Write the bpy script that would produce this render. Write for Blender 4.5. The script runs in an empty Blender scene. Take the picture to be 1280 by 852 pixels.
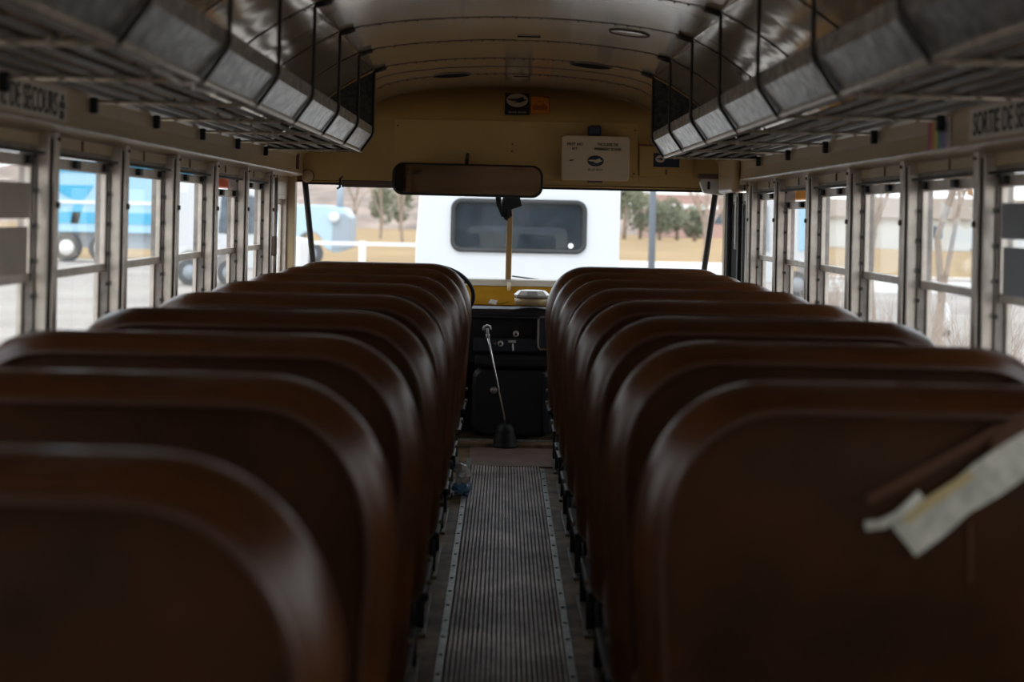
import bpy, bmesh, math, random
from mathutils import Vector, Matrix
random.seed(7)
S = bpy.context.scene
COL = S.collection
PI = math.pi

# ------------------------------------------------------------ camera, sky, exposure
F = 1850.0            # focal length in pixels of a 1280 wide frame
VPX, VPY = 631.0, 268.0
ROLL = math.radians(1.2)
CX, CZ = -0.028, 1.28
cam_d = bpy.data.cameras.new('camera')
cam = bpy.data.objects.new('camera', cam_d)
COL.objects.link(cam)
S.camera = cam
cam_d.sensor_width = 36.0
cam_d.lens = F * 36.0 / 1280.0
cam_d.shift_x = (640.0 - VPX) / 1280.0
cam_d.shift_y = -(426.0 - VPY) / 1280.0
cam_d.clip_start = 0.05
cam_d.clip_end = 2000
cam_d.dof.use_dof = True
cam_d.dof.focus_distance = 7.3
cam_d.dof.aperture_fstop = 2.6
cam.matrix_world = Matrix.Translation((CX, 0, CZ)) @ Matrix.Rotation(PI/2, 4, 'X') @ Matrix.Rotation(ROLL, 4, 'Z')
# shift moves along the rolled camera axes: fold the roll into the shift
_dx, _dy = 640.0 - VPX, 426.0 - VPY
cam_d.shift_x = _dx / 1280.0
cam_d.shift_y = -_dy / 1280.0

w = bpy.data.worlds.new('overcast_sky'); S.world = w; w.use_nodes = True
nt = w.node_tree; nt.nodes.clear()
o = nt.nodes.new('ShaderNodeOutputWorld'); b = nt.nodes.new('ShaderNodeBackground')
tc = nt.nodes.new('ShaderNodeTexCoord'); sp = nt.nodes.new('ShaderNodeSeparateXYZ')
rp = nt.nodes.new('ShaderNodeValToRGB')
rp.color_ramp.elements[0].position = 0.0; rp.color_ramp.elements[0].color = (0.95, 0.97, 1.0, 1)
rp.color_ramp.elements[1].position = 0.7; rp.color_ramp.elements[1].color = (0.78, 0.88, 1.0, 1)
nt.links.new(tc.outputs['Generated'], sp.inputs[0]); nt.links.new(sp.outputs['Z'], rp.inputs[0])
nt.links.new(rp.outputs[0], b.inputs[0]); nt.links.new(b.outputs[0], o.inputs[0])
b.inputs[1].default_value = 2.0
sun_d = bpy.data.lights.new('sun', 'SUN'); sun_d.energy = 1.0; sun_d.angle = math.radians(12); sun_d.color = (1, .95, .88)
sun = bpy.data.objects.new('sun', sun_d); COL.objects.link(sun)
sun.rotation_euler = (math.radians(38), 0, math.radians(-25))
S.view_settings.view_transform = 'Standard'
S.view_settings.look = 'None'
S.view_settings.exposure = 0.30
S.view_settings.gamma = 1.0
S.view_settings.use_curve_mapping = False
S.cycles.max_bounces = 10
S.cycles.diffuse_bounces = 5
S.cycles.glossy_bounces = 5
S.cycles.transparent_max_bounces = 24
S.cycles.sample_clamp_indirect = 6.0
S.cycles.use_denoising = True

def at(px, py, Y):
    """world point seen at pixel (px,py) of the photograph at distance Y"""
    u, v = px - VPX, py - VPY
    c, s = math.cos(ROLL), math.sin(ROLL)
    return Vector((CX + (u*c + v*s) * Y / F, Y, CZ - (v*c - u*s) * Y / F))

# ------------------------------------------------------------ materials
def mat(name, col, rough=0.6, metal=0.0, var=0.0, vscale=6.0, bump=0.0, bscale=40.0, col2=None, coat=0.0, spec=0.5, stretch=None):
    m = bpy.data.materials.new(name); m.use_nodes = True
    n = m.node_tree; p = n.nodes['Principled BSDF']
    p.inputs['Base Color'].default_value = (*col, 1)
    p.inputs['Roughness'].default_value = rough
    p.inputs['Metallic'].default_value = metal
    p.inputs['Coat Weight'].default_value = coat
    p.inputs['Coat Roughness'].default_value = 0.25
    p.inputs['Specular IOR Level'].default_value = spec
    t = n.nodes.new('ShaderNodeTexCoord'); src = t.outputs['Object']
    if stretch:
        mp = n.nodes.new('ShaderNodeMapping'); mp.inputs['Scale'].default_value = stretch
        n.links.new(src, mp.inputs[0]); src = mp.outputs[0]
    if var > 0 or col2:
        z = n.nodes.new('ShaderNodeTexNoise'); z.inputs['Scale'].default_value = vscale
        z.inputs['Detail'].default_value = 5; z.inputs['Roughness'].default_value = 0.6
        r = n.nodes.new('ShaderNodeValToRGB')
        c2 = col2 or tuple(min(1, c*(1+var)) for c in col)
        c1 = col if col2 else tuple(c*(1-var) for c in col)
        r.color_ramp.elements[0].position = 0.35; r.color_ramp.elements[0].color = (*c1, 1)
        r.color_ramp.elements[1].position = 0.68; r.color_ramp.elements[1].color = (*c2, 1)
        n.links.new(src, z.inputs['Vector']); n.links.new(z.outputs['Fac'], r.inputs[0])
        n.links.new(r.outputs[0], p.inputs['Base Color'])
    if bump > 0:
        z = n.nodes.new('ShaderNodeTexNoise'); z.inputs['Scale'].default_value = bscale; z.inputs['Detail'].default_value = 3
        bp = n.nodes.new('ShaderNodeBump'); bp.inputs['Strength'].default_value = bump; bp.inputs['Distance'].default_value = 0.01
        n.links.new(src, z.inputs['Vector']); n.links.new(z.outputs['Fac'], bp.inputs['Height']); n.links.new(bp.outputs[0], p.inputs['Normal'])
    return m

def glass_mat(name, tint=(0.98, 0.99, 0.985), refl=0.18, dirt=0.05, film=None):
    m = bpy.data.materials.new(name); m.use_nodes = True
    n = m.node_tree; n.nodes.clear()
    out = n.nodes.new('ShaderNodeOutputMaterial'); tr = n.nodes.new('ShaderNodeBsdfTransparent'); gl = n.nodes.new('ShaderNodeBsdfGlossy')
    df = n.nodes.new('ShaderNodeBsdfDiffuse' if film else 'ShaderNodeBsdfTranslucent'); mx = n.nodes.new('ShaderNodeMixShader'); m2 = n.nodes.new('ShaderNodeMixShader')
    fr = n.nodes.new('ShaderNodeFresnel'); fr.inputs[0].default_value = 1.35
    tr.inputs[0].default_value = (*tint, 1); gl.inputs['Roughness'].default_value = 0.02
    df.inputs[0].default_value = (*(film or (.8, .8, .78)), 1)
    z = n.nodes.new('ShaderNodeTexNoise'); z.inputs['Scale'].default_value = 7; z.inputs['Detail'].default_value = 6
    mm = n.nodes.new('ShaderNodeMath'); mm.operation = 'MULTIPLY'; mm.inputs[1].default_value = dirt
    tcn = n.nodes.new('ShaderNodeTexCoord')
    n.links.new(tcn.outputs['Object'], z.inputs['Vector']); n.links.new(z.outputs['Fac'], mm.inputs[0])
    n.links.new(mm.outputs[0], m2.inputs[0]); n.links.new(tr.outputs[0], m2.inputs[1]); n.links.new(df.outputs[0], m2.inputs[2])
    fm = n.nodes.new('ShaderNodeMath'); fm.operation = 'MULTIPLY'; fm.inputs[1].default_value = refl; n.links.new(fr.outputs[0], fm.inputs[0]); n.links.new(fm.outputs[0], mx.inputs[0]); n.links.new(m2.outputs[0], mx.inputs[1]); n.links.new(gl.outputs[0], mx.inputs[2])
    n.links.new(mx.outputs[0], out.inputs[0])
    return m

M = {}
M['vinyl'] = mat('brown_vinyl', (.070, .023, .0065), .29, var=.35, vscale=5, bump=.10, bscale=260, spec=.4)
M['vinyl_back'] = mat('brown_vinyl_panel', (.044, .0155, .0048), .48, var=.45, vscale=4, bump=.1, bscale=260, spec=.25)
M['piping'] = mat('vinyl_piping', (.07, .03, .018), .33, coat=.2)
M['black_metal'] = mat('black_metal', (.012, .012, .014), .45, .2)
M['black_rubber'] = mat('black_rubber', (.010, .010, .011), .6)
M['dash_black'] = mat('dash_black', (.010, .010, .012), .5, var=.3, vscale=12)
M['cream'] = mat('cream_paint', (.46, .33, .17), .33, var=.10, vscale=3, coat=.3, bump=.03, bscale=4)
M['ceil'] = mat('ceiling_paint', (.60, .46, .31), .13, .30, var=.12, vscale=1.6, bump=.10, bscale=1.6, coat=.2)
M['ceil_side'] = mat('ceiling_side_paint', (.58, .44, .30), .11, .55, var=.15, vscale=2.2, bump=.75, bscale=1.9)
M['bulk'] = mat('yellow_cream_paint', (.46, .30, .10), .42, var=.10, vscale=2)
M['tan'] = mat('ochre_cowl_paint', (.22, .105, .010), .7, var=.15, vscale=5, spec=0)
M['cove'] = mat('cream_cove_paint', (.52, .39, .24), .34, var=.08, vscale=3, coat=.15, bump=.06, bscale=5)
M['alu'] = mat('aluminium', (.60, .53, .46), .36, .45, var=.18, vscale=14)
M['alu_dark'] = mat('weathered_aluminium', (.26, .225, .20), .45, .4, var=.3, vscale=14)
M['galv'] = mat('galvanised_sheet', (.55, .54, .53), .33, .9, var=.5, vscale=30, bump=.15, bscale=24)
M['rod'] = mat('dark_steel_rod', (.035, .026, .022), .42, .5)
M['rack_bar'] = mat('rack_bar', (.028, .023, .018), .5, .1, var=.4, vscale=20, spec=.3)
M['end_plate'] = mat('mottled_dark_plate', (.018, .018, .017), .5, .3, col2=(.10, .10, .09), vscale=60)
M['floor'] = mat('worn_brown_floor', (.10, .060, .032), .55, col2=(.40, .27, .15), vscale=9, bump=.2, bscale=30)
M['mat_rib'] = mat('dirty_ribbed_rubber', (.30, .225, .195), .45, col2=(.82, .69, .62), vscale=7, bump=.3, bscale=50, stretch=(1, .6, 1))
M['mat_groove'] = mat('dark_red_groove', (.035, .010, .012), .7)
M['smooth_mat'] = mat('smooth_floor_mat', (.27, .18, .15), .5, var=.25, vscale=8)
M['strip'] = mat('scuffed_aluminium_strip', (.42, .44, .42), .4, .6, var=.3, vscale=30)
M['white'] = mat('white_plastic', (.72, .70, .64), .4)
M['white_sticker'] = mat('white_sticker', (.62, .55, .45), .45)
M['van_white'] = mat('white_van_paint', (.62, .64, .66), .35, coat=.3)
M['dark_glass'] = mat('dark_van_glass', (.03, .05, .075), .18, col2=(.10, .15, .20), vscale=4)
M['tint_glass'] = glass_mat('tinted_van_glass', (.30, .34, .38), refl=.5, dirt=.6, film=(.035, .06, .085))
M['van_inside'] = mat('van_inside', (.05, .06, .08), .8)
M['glass'] = glass_mat('window_glass')
M['wglass'] = glass_mat('windshield_glass', (.97, .98, .98), dirt=.03)
M['mirror'] = mat('mirror_glass', (.36, .28, .22), .05, 1.0)
M['navy'] = mat('navy_print', (.010, .020, .045), .4)
M['ink'] = mat('black_ink', (.02, .015, .015), .5)
M['orange_st'] = mat('orange_sticker', (.80, .30, .05), .5)
M['red_ink'] = mat('red_brown_ink', (.20, .035, .012), .5)
M['kit'] = mat('first_aid_cream', (.58, .47, .32), .38, coat=.2)
M['asphalt'] = mat('pale_asphalt', (.33, .28, .245), .9, col2=(.44, .385, .34), vscale=.35)
M['dry_grass'] = mat('dry_grass', (.27, .165, .06), .95, col2=(.38, .24, .10), vscale=.12)
M['scrub'] = mat('brown_scrub', (.17, .125, .10), .95, col2=(.38, .28, .22), vscale=.16, bump=.6, bscale=.6)
M['bark'] = mat('grey_bark', (.30, .23, .18), .9, var=.2, vscale=5)
M['twig'] = mat('pale_twig', (.42, .33, .27), .9)
M['conifer'] = mat('conifer_green', (.035, .05, .025), .9, col2=(.13, .15, .08), vscale=1.4)
M['leafdry'] = mat('dry_brown_leaves', (.50, .27, .12), .9, var=.3, vscale=2)
M['blue'] = mat('bright_blue_paint', (.02, .38, .62), .35, coat=.4)
M['lblue'] = mat('pale_blue_paint', (.34, .58, .74), .35, coat=.4)
M['chrome'] = mat('chrome', (.8, .8, .8), .12, 1.0)
M['tyre'] = mat('tyre', (.06, .065, .07), .8)
M['grey_box'] = mat('grey_box', (.30, .34, .38), .6)
M['pole'] = mat('grey_pole_paint', (.16, .19, .22), .6)
M['fence'] = mat('white_fence', (.85, .86, .86), .5)
M['brick'] = mat('red_brick', (.42, .27, .24), .8)
M['orange'] = mat('orange_lens', (1.0, .42, .02), .3)
M['redlens'] = mat('red_lens', (.8, .10, .02), .35)
M['board'] = mat('dark_grey_board', (.62, .54, .46), .7, var=.1)
M['board2'] = mat('blue_grey_board', (.33, .36, .40), .6)
M['nose_blue'] = mat('washed_blue_paint', (.42, .56, .64), .4)
M['flat_black'] = mat('flat_black', (.006, .006, .006), 1.0, spec=.1)
M['cross'] = mat('polished_cross_bar', (.52, .45, .36), .3, .8, var=.3, vscale=20)
M['strip_pale'] = mat('pale_frame_strip', (.50, .45, .38), .4)
M['evergreen'] = mat('evergreen_leaves', (.09, .10, .05), .9, col2=(.24, .25, .15), vscale=1.2)
M['pale_house'] = mat('pale_house_paint', (.58, .57, .54), .8)
M['tape'] = mat('white_tape', (.50, .51, .45), .5, col2=(.82, .80, .70), vscale=30, bump=.5, bscale=30)
M['tape_clear'] = mat('dull_tape_residue', (.10, .048, .028), .38)
M['tear'] = mat('yellowed_foam', (.62, .50, .26), .8)
M['wrap_w'] = mat('wrapper_white', (.9, .86, .88), .35)
M['wrap_b'] = mat('wrapper_blue', (.16, .34, .55), .35)
M['knobw'] = mat('pale_knob', (.6, .6, .58), .3, .3)
M['heater'] = mat('blue_black_metal', (.030, .036, .048), .35, .3)
M['brown'] = mat('brown_pad', (.10, .065, .045), .6)

# ------------------------------------------------------------ mesh helpers
class MB:
    def __init__(s): s.v = []; s.f = []; s.mi = []; s.cur = 0
    def add(s, vs, fs):
        k = len(s.v); s.v += [tuple(x) for x in vs]
        for f in fs: s.f.append(tuple(i + k for i in f)); s.mi.append(s.cur)
        return s
    def box(s, x0, x1, y0, y1, z0, z1, R=None):
        vs = [Vector((x, y, z)) for x in (x0, x1) for y in (y0, y1) for z in (z0, z1)]
        if R is not None:
            c = Vector(((x0+x1)/2, (y0+y1)/2, (z0+z1)/2)); vs = [R @ (p - c) + c for p in vs]
        return s.add(vs, [(0,1,3,2),(4,6,7,5),(0,4,5,1),(2,3,7,6),(0,2,6,4),(1,5,7,3)])
    def ring(s, y0, y1, z0, z1, t, x0, x1):
        s.box(x0, x1, y0, y1, z0, z0+t); s.box(x0, x1, y0, y1, z1-t, z1)
        s.box(x0, x1, y0, y0+t, z0+t, z1-t); s.box(x0, x1, y1-t, y1, z0+t, z1-t); return s
    def tube(s, pts, r, n=8, closed=False, cap=True):
        P = [Vector(p) for p in pts]; N = len(P); rings = []; up = None
        for i, p in enumerate(P):
            if closed: t = (P[(i+1) % N] - P[i-1])
            else: t = (P[min(i+1, N-1)] - P[max(i-1, 0)])
            t.normalize()
            if up is None:
                up = Vector((0, 0, 1)) if abs(t.z) < .9 else Vector((1, 0, 0))
            a = t.cross(up); a.normalize(); bb = a.cross(t); bb.normalize(); up = bb
            rr = r[i] if isinstance(r, (list, tuple)) else r
            rings.append([p + (a*math.cos(2*PI*k/n) + bb*math.sin(2*PI*k/n))*rr for k in range(n)])
        vs = [q for g in rings for q in g]; fs = []
        for i in range(N if closed else N-1):
            j = (i+1) % N
            for k in range(n):
                l = (k+1) % n; fs.append((i*n+k, i*n+l, j*n+l, j*n+k))
        if cap and not closed:
            fs.append(tuple(range(n))[::-1]); fs.append(tuple((N-1)*n+k for k in range(n)))
        return s.add(vs, fs)
    def loft(s, rings, caps=(True, True)):
        n = len(rings[0]); vs = [q for g in rings for q in g]; fs = []
        for i in range(len(rings)-1):
            for k in range(n):
                l = (k+1) % n; fs.append((i*n+k, i*n+l, (i+1)*n+l, (i+1)*n+k))
        if caps[0]: fs.append(tuple(range(n))[::-1])
        if caps[1]: fs.append(tuple((len(rings)-1)*n+k for k in range(n)))
        return s.add(vs, fs)
    def strip(s, A, B):      # surface between two polylines
        n = len(A); return s.add(list(A)+list(B), [(i, i+1, n+i+1, n+i) for i in range(n-1)])
    def prism(s, poly, axis, a, b):
        def q(p, t): return {'x': (t, p[0], p[1]), 'y': (p[0], t, p[1]), 'z': (p[0], p[1], t)}[axis]
        n = len(poly); vs = [q(p, a) for p in poly] + [q(p, b) for p in poly]
        fs = [(i, (i+1) % n, n+(i+1) % n, n+i) for i in range(n)] + [tuple(range(n))[::-1], tuple(range(n, 2*n))]
        return s.add(vs, fs)
    def build(s, name, m, parent=None, smooth=False, bevel=0, seg=2, loc=None):
        me = bpy.data.meshes.new(name); me.from_pydata(s.v, [], s.f); me.update()
        bm = bmesh.new(); bm.from_mesh(me); bmesh.ops.recalc_face_normals(bm, faces=bm.faces); bm.to_mesh(me); bm.free()
        for x in (m if isinstance(m, list) else [m]): me.materials.append(x)
        for p, i in zip(me.polygons, s.mi): p.material_index = i; p.use_smooth = smooth
        o = bpy.data.objects.new(name, me); COL.objects.link(o)
        if parent is not None: o.parent = parent
        if loc is not None: o.location = loc
        if bevel:
            d = o.modifiers.new('bevel', 'BEVEL'); d.width = bevel; d.segments = seg; d.limit_method = 'ANGLE'; d.angle_limit = .7
            d.harden_normals = False
            for p in me.polygons: p.use_smooth = smooth
        return o

def tag(o, label, cat, group=None):
    o['label'] = label; o['category'] = cat
    if group: o['group'] = group
    return o
def struct(o): o['kind'] = 'structure'; return o
def empty(name, loc=(0, 0, 0), rz=0):
    o = bpy.data.objects.new(name, None); COL.objects.link(o); o.location = loc; o.rotation_euler = (0, 0, rz); o.empty_display_size = .05
    return o
def thing(name, label, cat, loc=(0, 0, 0), group=None, rz=0): return tag(empty(name, loc, rz), label, cat, group)
def copy_tree(o, parent=None):
    c = o.copy(); COL.objects.link(c)
    if parent is not None: c.parent = parent
    for ch in list(o.children): copy_tree(ch, c)
    return c
def rrect(w, h, r, n=6, cx=0, cy=0):
    pts = []
    for (sx, sy, a0) in ((1, 1, 0), (-1, 1, PI/2), (-1, -1, PI), (1, -1, 3*PI/2)):
        for k in range(n+1):
            a = a0 + PI/2*k/n
            pts.append((cx + sx*(w/2-r) + r*math.cos(a), cy + sy*(h/2-r) + r*math.sin(a)))
    return pts
def text(body, size, m, parent, loc, rot, name='lettering', sx=1.0, align='CENTER', bold=0.0):
    cu = bpy.data.curves.new('t', 'FONT'); cu.body = body; cu.size = size; cu.align_x = align; cu.align_y = 'CENTER'; cu.extrude = .0004; cu.offset = bold
    t = bpy.data.objects.new('t', cu); COL.objects.link(t)
    dg = bpy.context.evaluated_depsgraph_get(); dg.update()
    me = bpy.data.meshes.new_from_object(t.evaluated_get(dg)); bpy.data.objects.remove(t)
    me.name = name; me.materials.clear(); me.materials.append(m)
    o = bpy.data.objects.new(name, me); COL.objects.link(o); o.parent = parent
    o.location = loc; o.rotation_euler = rot; o.scale = (sx, 1, 1)
    return o

# ------------------------------------------------------------ ground and hill outside
GZ = -0.92
g = MB(); g.box(-400, 400, -60, 60, GZ-.3, GZ); struct(g.build('ground', M['asphalt']))
g = MB()
nx, ny = 40, 14
for j in range(ny+1):
    for i in range(nx+1):
        y = 60 + j*12; x = -200 + i*10
        g.v.append((x, y, GZ + .02 + .15*math.sin(x*.13+j) * (j > 0)))
for j in range(ny):
    for i in range(nx):
        a = j*(nx+1)+i; g.f.append((a, a+1, a+nx+2, a+nx+1)); g.mi.append(0)
struct(g.build('ground_field', M['dry_grass'], smooth=True))
g = MB(); nx, ny = 90, 8
for j in range(ny+1):
    for i in range(nx+1):
        x = -230 + i*5; y = 182 + j*10
        t = j/ny; h = 9.0*(t**.8) * (1.0 if x < 8 else max(.34, 1-(x-8)/30))
        h *= 1 + .12*math.sin(x*.21) + .08*math.sin(x*.57+1)
        g.v.append((x, y, GZ + h - .3))
for j in range(ny):
    for i in range(nx):
        a = j*(nx+1)+i; g.f.append((a, a+1, a+nx+2, a+nx+1)); g.mi.append(0)
struct(g.build('hillside', M['scrub'], smooth=True))

# ------------------------------------------------------------ bus shell
HW = 1.222
Y0, Y1 = -2.75, 8.70
PITCH = 0.711
POSTS = [3.81 + PITCH*k for k in range(-9, 6)]      # last is 7.365
SILL, HEAD = 0.78, 1.43
g = MB(); g.box(-HW-.05, HW+.05, Y0, 8.75, -.06, 0); struct(g.build('floor', M['floor']))
# aisle mat with real ribs
g = MB(); W2, n = .172, 24; p = 2*W2/n
prof = []
for k in range(n):
    x = -W2 + k*p
    prof += [(x, .003), (x+.0035, .003), (x+.005, .009), (x+p-.0015, .009)]
prof.append((W2, .003))
YS = [-1.0, 1.0, 2.2, 3.2, 4, 4.6, 5.2, 5.7, 6.2, 6.6, 6.9, 7.15, 7.3, 7.42, 7.5]
def wob(x, y): return .006*max(0, (y-6.9))*math.sin(y*14 + x*9)
for a, c in zip(YS[:-1], YS[1:]):
    for i in range(len(prof)-1):
        x0, z0 = prof[i]; x1, z1 = prof[i+1]
        g.cur = 1 if (i % 4 == 0) else 0
        g.add([(x0+.02, a, z0+wob(x0, a)), (x1+.02, a, z1+wob(x1, a)), (x1+.02, c, z1+wob(x1, c)), (x0+.02, c, z0+wob(x0, c))], [(0, 1, 2, 3)])
MX = 0.0
o = g.build('aisle_mat', [M['mat_rib'], M['mat_groove']]); o.location.x = MX-.02
tag(o, 'long dirty ribbed rubber mat running up the aisle floor', 'mat')
g = MB(); g.box(-.19, .30, 7.5, 8.08, .001, .008)
tag(g.build('floor_mat', M['smooth_mat'], bevel=.003), 'smooth brown rubber mat between the ribbed aisle mat and gear lever', 'mat')
for s, nm, ye in ((-1, 'left', 7.72), (1, 'right', 7.42)):
    g = MB(); x = MX + s*.186
    g.prism([(x-.014, .0), (x-.011, .010), (x+.011, .010), (x+.014, 0)], 'y', -1, ye)
    o = tag(g.build('edging_strip', M['strip']), 'scuffed metal edging strip on the %s side of the aisle mat' % nm, 'trim strip', None)
    for k in range(20):
        yy = 3.9 + k*.18
        if yy < ye-.05: q = MB(); q.tube([(x, yy, .009), (x, yy, .0125)], .006, 8); q.build('screw', M['brown'], o)
# raised threshold at the front
g = MB(); g.box(-.55, .60, 8.10, 8.20, 0, .025); struct(g.build('trim_1', M['floor'], bevel=.004))
g = MB(); g.box(-.55, .60, 8.20, 8.215, 0, .035); struct(g.build('trim_2', M['strip'], bevel=.003))

for s, nm in ((-1, 'left'), (1, 'right')):
    g = MB()
    yend = 8.72 if s < 0 else 7.40
    g.box(s*HW, s*(HW+.04), Y0, yend, -.05, SILL)
    if s > 0: g.box(s*HW, s*(HW+.04), 8.18, 8.72, -.05, SILL)
    g.box(s*HW, s*(HW+.04), Y0, 8.22, HEAD, 1.52)
    g.box(s*(HW-.012), s*(HW+.02), Y0, 7.40, SILL-.02, SILL+.012)
    g.box(s*HW, s*(HW+.04), 8.15, 8.72, SILL, .894)
    struct(g.build('wall_'+nm, M['cream'], bevel=.003))
    # cove panel with bright lip under it
    g = MB()
    xs = [(1.222, 1.462), (1.215, 1.462), (1.150, 1.474), (1.147, 1.481), (1.150, 1.50), (1.152, 1.53), (1.150, 1.57), (1.135, 1.60), (1.09, 1.63)]
    for (a, b_), (c, d) in zip(xs[:-1], xs[1:]):
        g.add([(s*a, Y0, b_), (s*c, Y0, d), (s*c, 8.22, d), (s*a, 8.22, b_)], [(0, 1, 2, 3)])
    o = struct(g.build('trim_%d' % (3 if s < 0 else 4), M['cove'], smooth=True))
    g = MB(); g.tube([(s*1.149, Y0, 1.480), (s*1.149, 8.1, 1.480)], .004, 8); g.build('lip', M['alu'], o, smooth=True)
    g = MB()
    for k in range(30):
        yy = POSTS[0] + k*PITCH/2
        if yy < 8.0: g.box(s*(HW-.004), s*HW, yy-.0015, yy+.0015, HEAD+.002, 1.468)
    g.build('panel_joints', M['brown'], o)
g = MB(); g.box(-HW, HW, Y0-.04, Y0, 0, .9); g.box(-HW, -.5, Y0-.04, Y0, .9, 1.5); g.box(.5, HW, Y0-.04, Y0, .9, 1.5); g.box(-HW, HW, Y0-.04, Y0, 1.5, 2.05)
struct(g.build('wall_back', M['cream']))

# ceiling: polished centre, side coves
CT = [(0, 2.005), (.12, 2.003), (.24, 1.997), (.36, 1.988), (.48, 1.974), (.57, 1.959), (.65, 1.937)]
CS = [(.65, 1.937), (.70, 1.912), (.76, 1.878), (.82, 1.838), (.88, 1.792), (.94, 1.745), (1.0, 1.694), (1.05, 1.655), (1.09, 1.63)]
def zceil(x):
    x = abs(x); P = CT + CS[1:]
    for (a, b_), (c, d) in zip(P[:-1], P[1:]):
        if x <= c: return b_ + (d-b_)*(x-a)/(c-a)
    return P[-1][1]
def sweep(prof, ya, yb, ny=24):
    g = MB(); m = len(prof)
    for j in range(ny+1):
        y = ya + (yb-ya)*j/ny
        for (x, z) in prof: g.v.append((x, y, z))
    for j in range(ny):
        for i in range(m-1):
            a = j*m+i; g.f.append((a, a+1, a+m+1, a+m)); g.mi.append(0)
    return g
full = [(-x, z) for x, z in CT[::-1]] + CT[1:]
ceil = struct(sweep(full, Y0, 8.75).build('ceiling', M['ceil'], smooth=True))
for s in (-1, 1):
    prof = [(s*x, z) for x, z in CS]
    o = struct(sweep(prof, Y0, 8.75).build('ceiling_side', M['ceil_side'], smooth=True))
RODS = [6.83 - .714*k for k in range(9)]
g = MB(); q = MB()
xs = [-1.09 + i*2.18/48 for i in range(49)]
for y in [7.62, 7.25] + [r+.03 for r in RODS] + [RODS[-1]-.68, RODS[-1]-1.4]:
    g.strip([(x, y-.0022, zceil(x)-.0010) for x in xs], [(x, y+.0022, zceil(x)-.0010) for x in xs])
    g.strip([(x, y+.0022, zceil(x)-.0035) for x in xs], [(x, y+.020, zceil(x)-.0012) for x in xs])
    if y != 7.25:
        for x in xs[::1]: q.tube([(x, y+.011, zceil(x)), (x, y+.011, zceil(x)-.005)], .0035, 6)
g.build('seams', M['brown'], ceil); q.build('rivets', M['brown'], ceil)
# rear roof vents and slots
def ceil_oval(name, label, cat, x, y, rx, ry, m, t=.006):
    z = zceil(x); sl = math.atan2(zceil(x+.01)-zceil(x-.01), .02)
    root = thing(name, label, cat, (x, y, z-.001)); root.rotation_euler = (0, -sl, 0)
    g = MB(); n = 28
    g.loft([[(rx*k*math.cos(2*PI*i/n), ry*k*math.sin(2*PI*i/n), -h) for i in range(n)] for k, h in ((1, 0), (.98, t*.7), (.9, t), (.5, t*1.3))])
    g.build('grille', m, root, smooth=True)
    g = MB(); g.tube([(rx*math.cos(2*PI*i/n), ry*math.sin(2*PI*i/n), -.002) for i in range(n)], .004, 6, closed=True); g.build('rim', M['brown'], root)
    return root
ceil_oval('ceiling_speaker', 'black oval speaker grille on the ceiling, left of the aisle line', 'speaker', -.315, 7.60, .095, .095, M['flat_black'])
ceil_oval('ceiling_speaker', 'black oval speaker grille on the ceiling, right of the aisle line', 'speaker', .36, 6.93, .095, .095, M['flat_black'])
ceil_oval('ceiling_light', 'pale round dome lamp flush on the shiny ceiling near the right rack', 'ceiling light', .43, 5.62, .075, .075, M['ceil'], .003)
for (x, y, wd, label) in ((.055, 6.05, .11, 'small slotted vent plate in the middle of the shiny ceiling'), (.045, 7.78, .10, 'small slotted vent plate on the ceiling just before the front bulkhead')):
    r = thing('ceiling_vent', label, 'vent', (x, y, zceil(x)))
    g = MB(); g.box(-wd/2, wd/2, -.07, .07, -.0015, 0); g.build('plate', M['ceil'], r, bevel=.002)
    g = MB(); g.box(-wd*.42, wd*.42, -.069, -.040, -.004, -.001); g.build('slot', M['flat_black'], r)

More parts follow.
